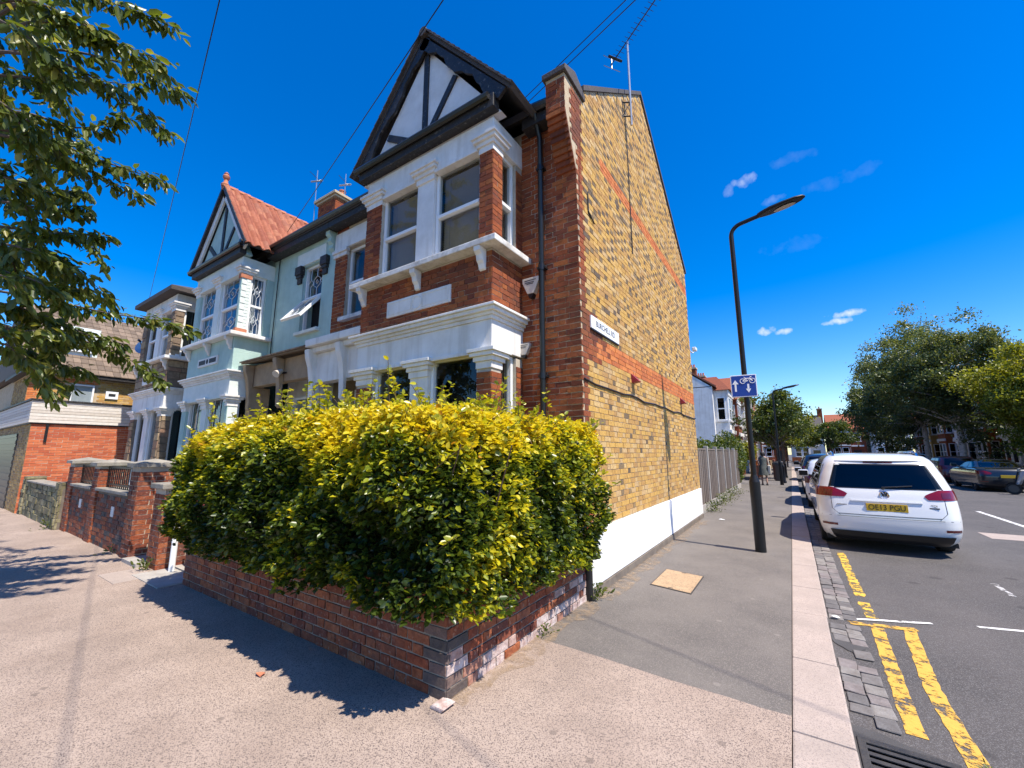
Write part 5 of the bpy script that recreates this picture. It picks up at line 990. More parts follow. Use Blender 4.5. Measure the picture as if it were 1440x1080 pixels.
tree('birch_tree','grey trunked birch behind the dark saloon',9.9,41.5,12.2,7.1,(4.0,4.2,5.0),270,210,.15,'birch_leaf','birch_bark',G1,.22,2,1.2)
tree('lime_tree','bright yellow green street tree over the motor scooter',11.6,34.5,7.9,5.0,(3.3,3.8,2.9),210,190,.15,'lime_leaf','bark',G1,.14,3,1.1)
tree('plane_tree','dark green tree further along beyond the birches',9.2,64,12,6.6,(3.8,5,5.0),170,140,.24,'birch_leaf','bark',G1,.2,4,1.4)
for i,(x,y,h_,r_,lm,lb) in enumerate(((-.75,31.5,6.3,2.0,'street_leaf','small round street tree past the walking woman'),(-.6,39,6.4,2.3,'lime_leaf','light green street tree beyond the distant lamp'),(-.6,48,6.6,2.5,'street_leaf','mid green street tree before the far terrace gables'),(-.5,58,6.6,2.6,'street_leaf','street tree near the end of the left pavement'),(2.2,86,7,3,'lime_leaf','light green tree closing the end of the street'),(6.2,84,7.5,3,'street_leaf','dark green tree closing the end of the street'))):
    tree('street_tree',lb,x,y,h_,h_*.62,(r_,r_,h_*.33),80,95,.16+.02*i,lm,'bark',G2,.09,10+i,.95)
# ================================================================== FAR TERRACES
def terrace(label,x,y,side,wallm,trimm,roofm,gable,width=5.4,brickc='red_brick',eave=5.9):
    """side=+1: house faces +X (left side of the street), -1: faces -X. Local: front at y=0 facing -Y, x along the street"""
    t=local_thing('terrace_house',label,'house',(x,y,0),'terraces along the side street',R(90) if side>0 else R(-90))
    W=width; q=MB(); q.box(0,W,0,8,0,eave); q.box(.5,3.0,-.8,-.001,0,eave-.25); q.build('wall',wallm,t)
    F=Fr((0,0,0),(1,0,0),(0,-1,0)); FB=Fr((.5,-.8,0),(1,0,0),(0,-1,0))
    def win(Fx,u0,u1,v0,v1):
        q=MB(); fw=.06
        for a in ((u0,u0+fw,v0,v1),(u1-fw,u1,v0,v1),(u0+fw,u1-fw,v0,v0+fw),(u0+fw,u1-fw,v1-fw,v1),(u0+fw,u1-fw,(v0+v1)/2-.03,(v0+v1)/2+.03)): q.fb(Fx,*a,.002,.05)
        wo=q.build('window','upvc_white',t); q=MB(); q.fb(Fx,u0+fw,u1-fw,v0+fw,v1-fw,.001,.02); q.build('pane','car_glass',wo); q=MB(); q.fb(Fx,u0+fw,u1-fw,v0+fw,v1-fw,-.01,.0005); q.build('room_shade','dark_room',wo); q=MB(); q.fb(Fx,u0-.1,u1+.1,v0-.1,v0-.01,.002,.1); q.build('sill',trimm,wo)
    for v0,v1 in ((.9,2.6),(3.7,5.2)):
        win(FB,.2,1.15,v0,v1); win(FB,1.35,2.3,v0,v1)
    win(F,3.6,4.7,3.7,5.2); 
    FS=Fr((3.0,-.8,0),(0,1,0),(1,0,0)); win(FS,.15,.65,3.7,5.2); win(FS,.15,.65,.9,2.6)
    FS=Fr((.5,0,0),(0,-1,0),(-1,0,0)); win(FS,.15,.65,3.7,5.2); win(FS,.15,.65,.9,2.6)
    q=MB(); q.fb(F,3.5,4.6,0,2.1,.002,.06); q.build('door','car_navy',t); [(lambda q:q.build('cornice',trimm,t,bev=.01))(MB().fb(*a)) for a in ((F,3.2,5.0,2.75,3.0,.002,.35),(FB,-.1,2.6,2.85,3.1,.002,.12),(FB,-.1,2.6,5.3,5.64,.002,.08))]
    q=MB(); rz=eave+3.0; q.prism([(-.02,-.25,eave-.1),(-.02,4,rz),(-.02,8.25,eave-.1),(-.02,8.25,eave+.02),(-.02,4,rz+.12),(-.02,-.25,eave+.02)],(W+.04,0,0)); q.build('roof',roofm,t)
    q=MB(); q.prism([(0,0,eave-.05),(0,4,rz-.03),(0,8,eave-.05)],(.2,0,0)); q.prism([(W-.2,0,eave-.05),(W-.2,4,rz-.03),(W-.2,8,eave-.05)],(.2,0,0)); q.build('gable_end',wallm,t)
    if gable:
        q=MB(); q.prism([(.55,-.78,eave-.25),(2.95,-.78,eave-.25),(1.75,-.78,eave+1.3)],(0,.2,0)); q.build('bay_gable','stucco',t); q=MB()
        for s in (-1,1): q.prism([(1.75+s*1.5,-1.05,eave-.35),(1.75,-1.05,eave+1.45),(1.75,-1.05,eave+1.6),(1.75+s*1.65,-1.05,eave-.3)],(0,3.6,0))
        q.build('bay_roof',roofm,t); q=MB()
        for s in (-1,1): q.prism([(1.75+s*1.5,-1.07,eave-.42),(1.75,-1.07,eave+1.38),(1.75,-1.07,eave+1.5),(1.75+s*1.6,-1.07,eave-.36)],(0,.04,0))
        q.build('bargeboard','white_paint',t)
    else:
        q=MB(); q.add([(.3,-1.0,eave-.25),(3.2,-1.0,eave-.25),(3.2,.6,eave-.25),(.3,.6,eave-.25),(1.0,-.2,eave+.75),(2.5,-.2,eave+.75),(2.5,1.4,eave+.75),(1.0,1.4,eave+.75)],[(0,1,2,3),(0,1,5,4),(1,2,6,5),(2,3,7,6),(3,0,4,7),(4,5,6,7)]); q.build('bay_roof',roofm,t)
    q=MB(); q.box(W-.45,W+.35,3.5,4.6,eave+1.5,rz+1.25); ch=q.build('chimney',brickc,t); q=MB(); q.box(W-.52,W+.42,3.43,4.67,rz+1.25,rz+1.4); q.build('chimney_cap','mortar_tan',ch)
    for k in range(4): q=MB(); q.lathe([(.11,0),(.09,.35),(.11,.37),(.08,.38)],(W-.05,3.68+k*.25,rz+1.4),8); q.build('chimney_pot','terracotta',ch,smooth=True)
    q=MB(); q.box(0,3.3,-2.0,-1.8,0,.8); q.box(4.5,W,-2.0,-1.8,0,.8); q.build('front_boundary',brickc,t)
pal=[('white_paint','white_paint','pantile',False,'red_brick','white rendered house with a blank painted flank beyond the timber fence'),('red_brick','white_paint','pantile',True,'red_brick','red brick terrace house next to the white rendered house'),('white_paint','white_paint','slate_plain',True,'red_brick','white fronted gabled house behind the street trees'),('mint','white_paint','slate_plain',True,'red_brick','pale green gabled house far along the left terrace'),('red_brick','white_paint','pantile',True,'dark_brick','red brick house with tall chimney far along the left terrace'),('white_paint','white_paint','slate_plain',True,'red_brick','white house near the far end of the left terrace'),('red_brick','white_paint','slate_plain',True,'red_brick','brick house at the far end of the left terrace')]
for i,(a,b_,c,g,bc,lb) in enumerate(pal): terrace(lb,-3.9,29+i*5.45,1,a,b_,c,g,brickc=bc)
palr=[('red_brick','white_paint','pantile',True,'red_brick','red brick terrace house behind the lime tree and scooter'),('red_brick','white_paint','slate_plain',True,'red_brick','brick house with pale columns behind the dark saloon'),('white_paint','white_paint','slate_plain',True,'red_brick','white fronted house behind the grey birch trunk'),('red_brick','white_paint','pantile',True,'red_brick','red house behind the tall birch'),('white_paint','white_paint','slate_plain',True,'red_brick','pale house further along the right terrace'),('red_brick','white_paint','slate_plain',True,'red_brick','slate roofed brick house on the right terrace'),('stock_brick','white_paint','slate_plain',True,'red_brick','yellow brick house on the right terrace'),('red_brick','white_paint','pantile',True,'red_brick','last red brick house on the right terrace')]
for i,(a,b_,c,g,bc,lb) in enumerate(palr): terrace(lb,14.2,36.5+i*5.45,-1,a,b_,c,g,brickc=bc)
for i,(x,a,c,lb) in enumerate(((-6,'red_brick','slate_plain','brick house closing the view at the end of the street'),(0,'white_paint','slate_plain','white gabled house closing the view at the end of the street'),(6,'red_brick','pantile','red gabled house with tall chimney closing the end of the street'),(12,'white_paint','slate_plain','pale house at the right of the street end'))):
    t_=terrace(lb,x,98,1,a,'white_paint',c,True); o=[o for o in bpy.data.objects if o.get('label')==lb][0]; o.rotation_euler=(0,0,0)
# ================================================================== CARS
class Body:
    """car body lofted from plan outlines at rising heights; rear at y=0, front at +y, centre x=0, ground z=0"""
    def __init__(s,prof,rr=.26,rf=.4,bulge=.07): s.p=prof; s.rr=rr; s.rf=rf; s.bg=bulge
    def at(s,z):
        P=s.p
        if z<=P[0][0]: return P[0][1:]
        for a,b in zip(P,P[1:]):
            if z<=b[0]: f=(z-a[0])/(b[0]-a[0]); return tuple(a[i]+(b[i]-a[i])*f for i in (1,2,3))
        return P[-1][1:]
    def rad(s,z):
        yr,yf,w=s.at(z); return min(s.rr,w*.6,(yf-yr)*.3),min(s.rf,w*.75,(yf-yr)*.35)
    def rear_y(s,x,z):
        yr,yf,w=s.at(z); r,_=s.rad(z); ax=min(abs(x),w); y=yr+s.bg*(ax/w)**2
        if ax>w-r: y+=r-math.sqrt(max(0,r*r-(ax-(w-r))**2))
        return y
    def side_x(s,y,z):
        yr,yf,w=s.at(z); r,rf=s.rad(z); y0=yr+s.bg
        if y<y0+r: d=min(r,y0+r-y); return w-r+math.sqrt(max(0,r*r-d*d))
        if y>yf-rf: d=min(rf,y-(yf-rf)); return w-(rf-math.sqrt(max(0,rf*rf-d*d)))*.6
        return w
    def ring(s,z):
        yr,yf,w=s.at(z); r,rf=s.rad(z); R_=[]
        for i in range(13): x=-(w-r)+2*(w-r)*i/12; R_.append((x,s.rear_y(x,z),z))
        for i in range(1,8): a=R(90)*i/8; R_.append((w-r+r*math.sin(a),yr+s.bg*((w-r+r*math.sin(a))/w)**2+r-r*math.cos(a),z))
        y0=yr+s.bg+r; y1=yf-rf
        for i in range(21): R_.append((w,y0+(y1-y0)*i/20,z))
        for i in range(1,9): a=R(90)*i/8; R_.append((w-(rf-rf*math.cos(a))*1.0,y1+rf*math.sin(a)*.9,z))
        xe=w-rf
        for i in range(1,6): x=xe-2*xe*i/6; R_.append((x,y1+rf*.9+.10*rf*(1-(x/xe)**2 if xe>0.01 else 0),z))
        m=[(-x,y,zz) for x,y,zz in R_[13:13+7+21+8]][::-1]; return R_+m
    def mesh(s,zs):
        b=MB(); rows=[s.ring(z) for z in zs]; n=len(rows[0]); V=[p for r in rows for p in r]; k=len(rows)
        F=[(i*n+j,i*n+(j+1)%n,(i+1)*n+(j+1)%n,(i+1)*n+j) for i in range(k-1) for j in range(n)]+[tuple(range(n))[::-1],tuple(range((k-1)*n,k*n))]; b.add(V,F); return b
    def rear_patch(s,zs,xl,xr,n=10,off=.006):
        return [[(x,s.rear_y(x,z)-off,z) for x in [xl(z)+(xr(z)-xl(z))*i/n for i in range(n+1)]] for z in zs]
    def side_patch(s,zs,yl,yr,sg,n=12,off=.006):
        return [[(sg*(s.side_x(y,z)+off),y,z) for y in [yl(z)+(yr(z)-yl(z))*i/n for i in range(n+1)]] for z in zs]
lin=lambda z0,a,z1,b:(lambda z:a+(b-a)*(z-z0)/(z1-z0))
fr_=lambda a,b,n:[a+(b-a)*i/n for i in range(n+1)]
def car(name,label,loc,rz,prof,paint,L,wheels,rearwin,sidewin,lights,plate=None,rails=False,wr=.33,grp='cars parked along the street',vw=False,mirror=True,saloon=False,tw=.215):
    t=local_thing(name,label,'car',loc,grp,rz); B=Body(prof); zs=[]
    for a,b in zip(prof,prof[1:]): zs+=fr_(a[0],b[0],max(2,int((b[0]-a[0])/.045)))[:-1]
    zs.append(prof[-1][0]); W=max(p[3] for p in prof)
    o=B.mesh(zs).build('body',[paint],t,smooth=True)
    cut=MB()
    for y in wheels: cut.tube([(-2,y,wr),(-W+.24,y,wr)],wr+.055,28); cut.tube([(W-.24,y,wr),(2,y,wr)],wr+.055,28)
    co=cut.build('cut','rubber',None); m=o.modifiers.new('b','BOOLEAN'); m.object=co; m.operation='DIFFERENCE'; m.solver='EXACT'
    dg=bpy.context.evaluated_depsgraph_get(); dg.update(); me=bpy.data.meshes.new_from_object(o.evaluated_get(dg)); o.modifiers.clear(); o.data=me; bpy.data.objects.remove(co)
    if not me.materials: me.materials.append(MATS[paint])
    me.materials.clear(); me.materials.append(MATS[paint]); me.polygons.foreach_set('material_index',[0]*len(me.polygons)); me.polygons.foreach_set('use_smooth',[True]*len(me.polygons)); me.set_sharp_from_angle(angle=R(35))
    q=MB(); q.box(-W+.1,W-.1,.25,L-.25,.17,.24); q.build('underbody','rubber',t)
    z0,z1,xb,xt=rearwin; q=MB(); q.grid(B.rear_patch(fr_(z0,z1,10),lin(z0,-xb,z1,-xt),lin(z0,xb,z1,xt),14)); q.build('rear_window','car_glass',t,smooth=True)
    q=MB(); q.grid(B.rear_patch(fr_(z0-.02,z1+.02,10),lin(z0,-xb-.02,z1,-xt-.02),lin(z0,xb+.02,z1,xt+.02),14,off=.003)); q.build('window_surround','black_plastic',t,smooth=True)
    s0,s1,ya,yb,yc,yd=sidewin   # z range; rear edge at bottom/top, front edge at bottom/top
    for sg in (-1,1):
        q=MB(); q.grid(B.side_patch(fr_(s0,s1,8),lin(s0,ya,s1,yb),lin(s0,yc,s1,yd),sg,20)); q.build('side_window','car_glass',t,smooth=True)
        q=MB(); q.grid(B.side_patch(fr_(s0-.02,s1+.02,8),lin(s0,ya-.03,s1,yb-.03),lin(s0,yc+.03,s1,yd+.03),sg,20,off=.003)); q.build('window_surround','black_plastic',t,smooth=True)
        for f in (.36,.70):
            q=MB(); yy=ya+(yc-ya)*f; q.grid(B.side_patch(fr_(s0,s1,6),lin(s0,yy,s1,yy-.04),lin(s0,yy+.06,s1,yy+.03),sg,2,off=.008)); q.build('pillar','black_plastic',t)
            q=MB(); q.grid(B.side_patch(fr_(.32,s0,6),lambda z:yy+.02,lambda z:yy+.028,sg,1,off=.003)); q.build('door_seam','ink',t)
            q=MB(); q.box(sg*(W+.002)-.018,sg*(W+.002)+.018,yy-.35,yy-.15,s0-.14,s0-.11); q.build('door_handle',paint,t,bev=.006)
        lz0,lz1,lx,lside=lights
        q=MB(); xo=B.at((lz0+lz1)/2)[2]-.02; inner=lambda z:sg*(lx+(lambda f:.05*(1-f/.35) if f<.35 else .20*((f-.35)/.65)**1.3)((z-lz0)/(lz1-lz0))); outer=lambda z:sg*(B.at(z)[2]-.012)
        q.grid(B.rear_patch(fr_(lz0,lz1,6),inner,outer,14,off=.012)); q.grid(B.side_patch(fr_(lz0,lz1,6),lambda z:B.rear_y(B.at(z)[2]-.02,z),lambda z:B.rear_y(B.at(z)[2]-.02,z)+lside*(z-lz0+.05)/(lz1-lz0+.05),sg,6,off=.010)); q.build('tail_light','tail_red',t,smooth=True)
        q=MB(); zm=(lz0+lz1)/2; q.grid(B.rear_patch(fr_(lz0+.03,lz1-.04,4),lambda z:sg*(lx+.22),lambda z:sg*(lx+.34),6,off=.016)); q.build('light_cell','tail_dark',t,smooth=True)
        q=MB(); q.grid(B.rear_patch(fr_(.43,.47,2),lambda z:sg*(W-.26),lambda z:sg*(W-.05),6,off=.008)); q.build('reflector','tail_dark',t)
        # front lamps
        yf=B.at(.72)[1]; q=MB(); q.box(sg*(W-.5) if sg>0 else -(W-.12),sg*(W-.12) if sg>0 else -(W-.5),yf-.2,yf-.09,.62,.78); q.build('headlight','lamp_glass',t,bev=.03)
        if mirror:
            ym=yc-.28; x=sg*(B.side_x(ym,s0)+.0); q=MB(); q.tube([(x,ym,s0+.02),(x+sg*.1,ym-.02,s0+.05)],.03,8); q.add([],[]); mo=q.build('mirror_arm','black_plastic',t); q=MB(); q.box(x+sg*.16-.11,x+sg*.16+.11,ym-.06,ym+.08,s0+.0,s0+.17); q.build('mirror',paint,mo,bev=.04,smooth=True); q=MB(); q.box(x+sg*.16-.09,x+sg*.16+.09,ym-.064,ym-.0605,s0+.03,s0+.145); q.build('mirror_glass','car_glass',mo)
        for y in wheels:
            xo=W-.03; q=MB(); n=28
            prof_=[(wr*.60,-.20),(wr*.92,-.215),(wr,-.185),(wr,-.03),(wr*.95,.0),(wr*.66,.005),(wr*.62,-.02)]
            rows=[[(sg*(xo+dx),y+r_*math.cos(2*math.pi*j/n),wr+r_*math.sin(2*math.pi*j/n)) for j in range(n+1)] for r_,dx in prof_]; q.grid(rows); wh=q.build('tyre','rubber',t,smooth=True)
            q=MB(); q.tube([(sg*(xo-.11),y,wr),(sg*(xo-.05),y,wr)],wr*.2,14)
            for k in range(5):
                a=k*2*math.pi/5+.3; d=Vector((0,math.cos(a),math.sin(a))); pz=Vector((0,-math.sin(a),math.cos(a))); c=Vector((sg*(xo-.06),y,wr)); q.prism([c+d*wr*.12-pz*.04,c+d*wr*.62-pz*.03,c+d*wr*.62+pz*.03,c+d*wr*.12+pz*.04],(sg*.025,0,0))
            q.tube([(sg*(xo-.16),y,wr),(sg*(xo-.12),y,wr)],wr*.62,20); q.build('rim','rim',wh,smooth=True)
    # lower bumper, plate, badge
    q=MB(); q.grid(B.rear_patch(fr_(prof[0][0]+.005,.36,8),lambda z:-(B.at(z)[2]-.12),lambda z:B.at(z)[2]-.12,20,off=.03)); q.build('bumper_insert','black_plastic',t,smooth=True)
    q=MB(); q.grid(B.rear_patch(fr_(.60,.606,1),lambda z:-(B.at(z)[2]-.05),lambda z:B.at(z)[2]-.05,16,off=.003)); q.build('bumper_seam','ink',t)
    RFm=lambda z,off=.02:Fr((0,B.rear_y(.2,z)-off,0),(1,0,0),(0,-1,0))
    if plate:
        pz=plate[1]; F=RFm(pz,.004); q=MB(); q.fb(F,-.27,.27,pz-.062,pz+.062,-.06,.012); po=q.build('number_plate','plate_yellow',t,bev=.003)
        if plate[0]: lettering(plate[0],.125,F,0,pz,.0135,'ink',po,name='plate_characters',sx=.86)
    if vw:
        for sg in (-1,1):
            q=MB(); q.grid(B.rear_patch(fr_(.615,z0-.06,8),lambda z:sg*(.74-.10*max(0,(.72-z)/.1)),lambda z:sg*(.748-.10*max(0,(.72-z)/.1)),1,off=.003)); q.build('tailgate_seam','ink',t)
        q=MB(); q.grid(B.rear_patch(fr_(.635,.645,1),lambda z:-.66,lambda z:.66,14,off=.003)); q.build('tailgate_seam','ink',t)
        q=MB(); q.grid(B.rear_patch(fr_(.868,.885,2),lambda z:-.47,lambda z:.47,14,off=.022)); q.grid([[ (x,B.rear_y(x,.885)-.003,.886) for x in fr_(-.47,.47,14)],[(x,B.rear_y(x,.885)-.022,.885) for x in fr_(-.47,.47,14)]]); q.grid([[ (x,B.rear_y(x,.868)-.003,.867) for x in fr_(-.47,.47,14)],[(x,B.rear_y(x,.868)-.022,.868) for x in fr_(-.47,.47,14)]]); q.build('tailgate_lip',paint,t,smooth=True)
        F=RFm(.985,.004); q=MB(); c=lambda a,r_:F.p(r_*math.cos(a),.985+r_*math.sin(a),.012); q.tube([c(k*math.pi/12,.062) for k in range(25)],.007,6); q.tube([F.p(0,.985,-.012),F.p(0,.985,.004)],.066,20)
        em=q.build('emblem','chrome',t,smooth=True); q=MB(); q.tube([F.p(0,.985,.004),F.p(0,.985,.006)],.058,20); q.build('emblem_field','steel_dark',em)
        q=MB()
        for P_ in (((-.025,1.037),(0,.992),(.025,1.037)),((-.053,1.012),(-.026,.936),(0,.982),(.026,.936),(.053,1.012))): q.tube([F.p(u,v,.009) for u,v in P_],.006,5)
        q.build('emblem_letters','chrome',em)
        F=RFm(.80,.001); fu=lambda x,z:Fr((0,B.rear_y(x,z)-.002,0),(1,0,0),(0,-1,0)); q=MB(); q.fb(fu(.60,.79),-.67,-.53,.79,.808,-.01,.004); q.build('badge','chrome',t); lettering('TDI',.05,fu(.60,.83),.60,.835,.002,'ink',t,'model_lettering'); q=MB(); q.fb(fu(.60,.79),.54,.66,.79,.808,-.01,.004); q.build('badge','steel_dark',t)
        q=MB(); F=RFm(z0+.03,.0); q.tube([(0,B.rear_y(0,z0-.015)-.012,z0-.015),(0,B.rear_y(0,z0-.0)-.03,z0+.0)],.02,8); q.tube([(-.02,B.rear_y(0,z0+.01)-.03,z0+.01),(.38,B.rear_y(.38,z0+.04)-.02,z0+.045)],.011,6); q.build('rear_wiper','black_plastic',t)
        q=MB(); q.grid(B.rear_patch(fr_(z1+.035,z1+.06,2),lambda z:-.2,lambda z:.2,8,off=.010)); q.build('brake_light','tail_dark',t)
        q=MB(); q.grid([[(x,B.rear_y(x,z1+.075)-.05*(1-abs(x)),z1+.075+.0) for x in fr_(-.6,.6,12)],[(x,B.rear_y(x,z1+.10)+.02,z1+.105) for x in fr_(-.6,.6,12)]]); q.build('roof_spoiler',paint,t,smooth=True)
        q=MB(); q.box(.30,.56,.05,.1,.27,.33); q.build('exhaust','chrome',t,bev=.02)
    if rails:
        for sg in (-1,1):
            zt=prof[-1][0]; q=MB(); x=sg*.60; q.tube([(x,.62,zt-.10),(x,.72,zt-.015),(x,1.2,zt+.02),(x,2.1,zt+.015),(x,2.5,zt-.06)],.017,6); q.build('roof_rail','chrome' if vw else 'black_plastic',t,smooth=True)
    return t
mpv=[(.19,.14,4.68,.84),(.26,.06,4.78,.89),(.36,.015,4.84,.925),(.48,0,4.85,.945),(.62,.0,4.85,.952),(.78,.03,4.82,.952),(.90,.06,4.70,.948),(1.0,.09,4.42,.94),(1.06,.115,4.02,.93),(1.12,.14,3.74,.912),(1.30,.215,3.42,.862),(1.50,.315,3.03,.795),(1.58,.38,2.85,.755),(1.64,.47,2.6,.70),(1.68,.66,2.3,.58),(1.70,.95,2.0,.42),(1.708,1.25,1.75,.2)]
car('parked_car','white people carrier with yellow rear number plate parked beside the granite kerb',(1.27,9.62,RZ),0,mpv,'car_white',4.85,(.98,3.87),(1.10,1.49,.74,.61),(1.12,1.50,.42,.52,3.68,3.05),(.93,1.09,.50,.42),plate=('OE13 PGU',.775),rails=True,vw=True)
hatch=[(.19,.12,3.9,.76),(.28,.03,4.0,.82),(.45,0,4.05,.855),(.65,.02,4.05,.86),(.80,.05,3.98,.86),(.90,.08,3.7,.855),(.98,.10,3.3,.84),(1.05,.14,3.02,.82),(1.25,.24,2.7,.76),(1.40,.36,2.4,.70),(1.47,.50,2.15,.62),(1.51,.8,1.85,.45),(1.52,1.1,1.6,.2)]
suv=[(.24,.12,4.4,.84),(.34,.03,4.5,.90),(.5,0,4.55,.93),(.75,.02,4.55,.94),(.95,.06,4.4,.935),(1.05,.09,4.0,.92),(1.12,.12,3.5,.90),(1.2,.16,3.3,.87),(1.4,.27,2.95,.80),(1.56,.40,2.65,.73),(1.63,.58,2.35,.62),(1.66,.9,2.0,.42),(1.67,1.2,1.7,.2)]
sal=[(.19,.15,4.5,.80),(.30,.03,4.6,.875),(.48,0,4.64,.905),(.68,.0,4.63,.91),(.82,.03,4.5,.905),(.92,.07,4.1,.89),(.98,.12,3.7,.87),(1.015,.45,3.42,.845),(1.04,.72,3.32,.81),(1.12,.90,3.12,.765),(1.28,1.22,2.72,.68),(1.36,1.45,2.45,.60),(1.405,1.68,2.25,.48),(1.42,1.9,2.05,.2)]
car('parked_car','small white hatchback with silver mirror parked in front of the people carrier',(1.13,15.9,RZ),0,hatch,'car_white',4.05,(.68,3.2),(1.02,1.38,.62,.52),(1.02,1.38,.36,.50,2.92,2.42),(.78,1.0,.52,.2),plate=('',.62),wr=.30)
car('parked_car','dark estate car parked beyond the small white hatchback',(1.2,21.3,RZ),0,suv,'car_black',4.55,(.85,3.6),(1.15,1.52,.70,.58),(1.14,1.52,.36,.5,3.2,2.68),(.9,1.15,.6,.25),plate=('',.7),rails=True,wr=.35)
car('parked_car','dark blue grey saloon parked on the far side beside the motor scooter',(7.75,27.1,RZ),0,sal,'car_navy',4.64,(1.0,3.8),(1.06,1.36,.66,.52),(1.03,1.36,.85,1.42,3.3,2.55),(.76,.92,.5,.3),plate=('',.68))
car('parked_car','dark red hatchback parked ahead of the saloon under the birches',(7.8,33.4,RZ),0,hatch,'car_red',4.05,(.68,3.2),(1.02,1.38,.62,.52),(1.02,1.38,.36,.50,2.92,2.42),(.78,1.0,.52,.2),plate=('',.62),wr=.30)
car('parked_car','white estate car parked far along beneath the tall birch',(7.7,43,RZ),0,suv,'car_white',4.55,(.85,3.6),(1.15,1.52,.70,.58),(1.14,1.52,.36,.5,3.2,2.68),(.9,1.15,.6,.25),plate=('',.7),rails=True,wr=.35)
car('parked_car','silver hatchback parked on the near kerb further up the street',(1.2,30,RZ),0,hatch,'car_silver',4.05,(.68,3.2),(1.02,1.38,.62,.52),(1.02,1.38,.36,.50,2.92,2.42),(.78,1.0,.52,.2),plate=('',.62),wr=.30)
# ================================================================== SCOOTER
MSC=local_thing('motor_scooter','silver and black motor scooter parked behind the dark saloon','scooter',(8.72,25.8,RZ),None,R(78))
for y in (0,1.25):
    q=MB(); n=20; rows=[[(dx,y+r_*math.cos(2*math.pi*j/n),.24+r_*math.sin(2*math.pi*j/n)) for j in range(n+1)] for r_,dx in ((.15,-.05),(.22,-.06),(.24,0),(.22,.06),(.15,.05))]; q.grid(rows); wh=q.build('tyre','rubber',MSC,smooth=True); q=MB(); q.tube([(-.04,y,.24),(.04,y,.24)],.15,14); q.build('rim','steel_dark',wh)
q=MB(); q.grid([[(x,1.25+.29*math.cos(a),.24+.29*math.sin(a)) for x in (-.075,0,.075)] for a in [R(20+i*14) for i in range(11)]]); q.build('front_mudguard','car_black',MSC,smooth=True)
q=MB(); rows=[]
for y,z,wd in ((1.2,.42,.10),(1.12,.62,.20),(1.04,.82,.22),(1.0,.98,.14)): rows.append([(x*wd,y-.10*x*x,z) for x in (-1,-.5,0,.5,1)])
q.grid(rows); q.grid([[(x,y-.06,z) for x,y,z in r_] for r_ in rows]); q.build('leg_shield','car_silver',MSC,smooth=True)
q=MB(); q.box(-.17,.17,.45,1.02,.25,.33); q.build('footboard','black_plastic',MSC,bev=.03)
q=MB(); rows=[]
for y,z0,z1,wd in ((-.28,.62,.74,.09),(-.1,.42,.76,.16),(.2,.32,.76,.19),(.45,.30,.70,.15)): rows.append([(wd*math.cos(a),y,(z0+z1)/2+(z1-z0)/2*math.sin(a)) for a in [2*math.pi*k/12 for k in range(13)]])
q.grid(rows); q.build('body','car_silver',MSC,smooth=True)
q=MB(); q.prism([(-.13,-.25,.76),(-.13,.15,.79),(-.13,.48,.73),(-.13,.45,.80),(-.13,.15,.86),(-.13,-.22,.85)],(.26,0,0)); q.build('seat','rubber',MSC,bev=.03)
q=MB(); q.tube([(0,1.24,.3),(0,1.04,.98)],.028,8); q.tube([(-.33,.93,1.06),(-.12,1.0,1.03),(.12,1.0,1.03),(.33,.93,1.06)],.016,6); q.build('handlebar','black_plastic',MSC)
q=MB(); q.prism([(-.1,.98,.95),(-.1,1.08,.93),(-.1,1.06,1.06),(-.1,.98,1.08)],(.2,0,0)); q.build('headlamp','lamp_glass',MSC,bev=.03)
for sg in (-1,1): q=MB(); q.tube([(sg*.22,.95,1.05),(sg*.28,.97,1.2)],.007,5); q.tube([(sg*.28,.97,1.2),(sg*.28,.985,1.2)],.06,12); q.build('mirror','black_plastic',MSC)
# ================================================================== WOMAN WALKING
PW=local_thing('person','woman in a dark patterned dress carrying a cream bag walking up the pavement','person',(-1.28,25.4,0),None,R(6))
def skinned(name,verts,edges,rad,mt,parent,root=0,sub=2):
    me=bpy.data.meshes.new(name); me.from_pydata(verts,edges,[]); o=bpy.data.objects.new(name,me); col.objects.link(o); m=o.modifiers.new('s','SKIN'); 
    for i,sv_ in enumerate(me.skin_vertices[0].data): sv_.radius=(rad[i] if isinstance(rad[i],tuple) else (rad[i],rad[i])); sv_.use_root=(i==root)
    m2=o.modifiers.new('u','SUBSURF'); m2.levels=sub; m2.render_levels=sub; dg=bpy.context.evaluated_depsgraph_get(); dg.update(); me2=bpy.data.meshes.new_from_object(o.evaluated_get(dg)); o.modifiers.clear(); o.data=me2; me2.materials.clear(); me2.materials.append(MATS[mt]); me2.polygons.foreach_set('use_smooth',[True]*len(me2.polygons)); o.parent=parent; return o
V_=[(0,0,.92),(0,.02,1.1),(0,.02,1.3),(0,.01,1.42),(0,.0,1.5),(0,-.01,1.56),(0,0,1.63),
 (-.09,0,.88),(-.10,.10,.48),(-.10,.02,.09),(-.10,.14,.03),(.09,0,.88),(.09,-.06,.48),(.09,-.20,.12),(.09,-.10,.03),
 (-.17,.01,1.38),(-.22,-.05,1.13),(-.20,.08,.92),(-.19,.11,.84),(.17,.01,1.38),(.22,.02,1.13),(.23,.10,.90),(.23,.13,.82)]
Ed=[(0,1),(1,2),(2,3),(3,4),(4,5),(5,6),(0,7),(7,8),(8,9),(9,10),(0,11),(11,12),(12,13),(13,14),(3,15),(15,16),(16,17),(17,18),(3,19),(19,20),(20,21),(21,22)]
Rd=[(.15,.11),(.125,.095),(.15,.10),(.10,.07),.05,(.075,.085),(.065,.075),.085,.055,.038,.03,.085,.055,.038,.03,.05,.038,.028,.022,.05,.038,.028,.022]
skinned('body',V_,Ed,Rd,'skin',PW)
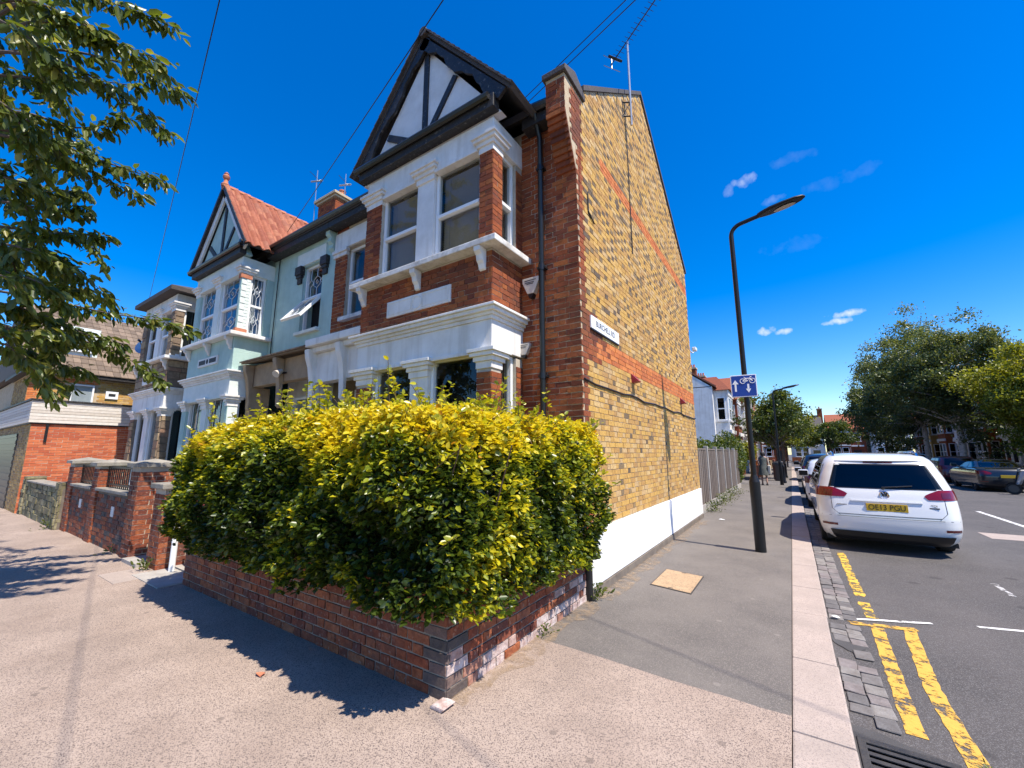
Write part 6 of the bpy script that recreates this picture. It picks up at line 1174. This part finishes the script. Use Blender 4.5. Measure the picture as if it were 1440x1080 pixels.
q=MB(); q.grid([[(rx*math.cos(a)+ox,ry*math.sin(a)+oy,z) for a in [2*math.pi*k/20 for k in range(21)]] for z,rx,ry,ox,oy in ((.50,.25,.26,0,0),(.7,.225,.22,0,0),(.92,.19,.16,0,0),(1.08,.16,.125,0,.02),(1.25,.185,.13,0,.02),(1.38,.20,.11,0,.015),(1.44,.09,.08,0,.01))]); q.build('dress','dress_dark',PW,smooth=True)
q=MB(); q.lathe([(.01,-.10),(.085,-.08),(.105,.0),(.10,.06),(.06,.115),(.01,.125)],(0,-.02,1.58),12); q.build('hair','hair',PW,smooth=True)
for x,y in ((-.10,.08),(.09,-.14)): q=MB(); q.box(x-.045,x+.045,y-.07,y+.17,.0,.06); q.build('shoe','shoe',PW,bev=.02)
BG=local_thing('tote_bag','cream shoulder bag hanging at the side of the walking woman','bag',(-1.02,25.42,0)); q=MB(); q.prism([(-.07,-.16,.55),(-.07,.16,.55),(-.07,.18,1.0),(-.07,-.18,1.0)],(.13,0,0)); q.build('pouch','bag_cream',BG,bev=.03); q=MB(); q.tube([(0,-.12,1.0),(-.03,-.05,1.42),(-.03,.05,1.42),(0,.12,1.0)],.012,5); q.build('strap','bag_cream',BG)
# ================================================================== BOLLARDS, BINS, WIRES
for i,(x,y,lb) in enumerate(((-.45,27.6,'black bollard on the pavement by the distant lamp'),(-.42,33.5,'black bollard under the small street trees'))):
    t=thing('bollard',lb,'bollard',(x,y,0),'bollards on the left pavement'); q=MB(); q.lathe([(.09,0),(.09,.1),(.065,.14),(.06,.82),(.075,.86),(.07,.92),(.03,.99)],(x,y,0),12); q.build('shaft','black_paint',t,smooth=True)
t=thing('litter_bin','dark litter bin standing beyond the walking woman','bin',(-.75,29.6,0)); q=MB(); q.lathe([(.24,.05),(.26,.1),(.27,.85),(.3,.9),(.28,1.05),(.12,1.15)],(-.75,29.6,0),16); q.build('body','steel_dark',t,smooth=True); q=MB(); q.lathe([(.2,0),(.2,.06)],(-.75,29.6,0),16); q.build('base','cast_iron',t)
PT=Vector((44,-9.4,7.4)); TP=thing('telegraph_pole','wooden telegraph pole carrying the overhead wires','pole',(44,-9.4,0)); q=MB(); q.tube([(44,-9.4,-.3),(44,-9.4,7.6)],[.14,.10],10); q.build('shaft','bark',TP,smooth=True); q=MB(); q.box(43.9,44.1,-9.9,-8.9,7.3,7.4); q.build('cross_arm','bark',TP)
def wire(a,label,px=None):
    a=Vector(a); n=40; P=[a.lerp(PT,i/n)-Vector((0,0,1.0*4*(i/n)*(1-i/n)*.35)) for i in range(n+1)]; q=MB(); q.tube(P,.0065,5); o=q.build('overhead_wire','black_plastic'); tag(o,label,'wire','overhead telephone wires')
wire((-17.3,4.1,6.75),'overhead wire running to the stone clad house'); wire((-9.6,4.6,6.9),'overhead wire running to the mint house roof'); wire((-3.58,5.46,7.84),'upper of two overhead wires passing behind the corner gable'); wire((-3.45,5.40,7.66),'lower of two overhead wires passing behind the corner gable')
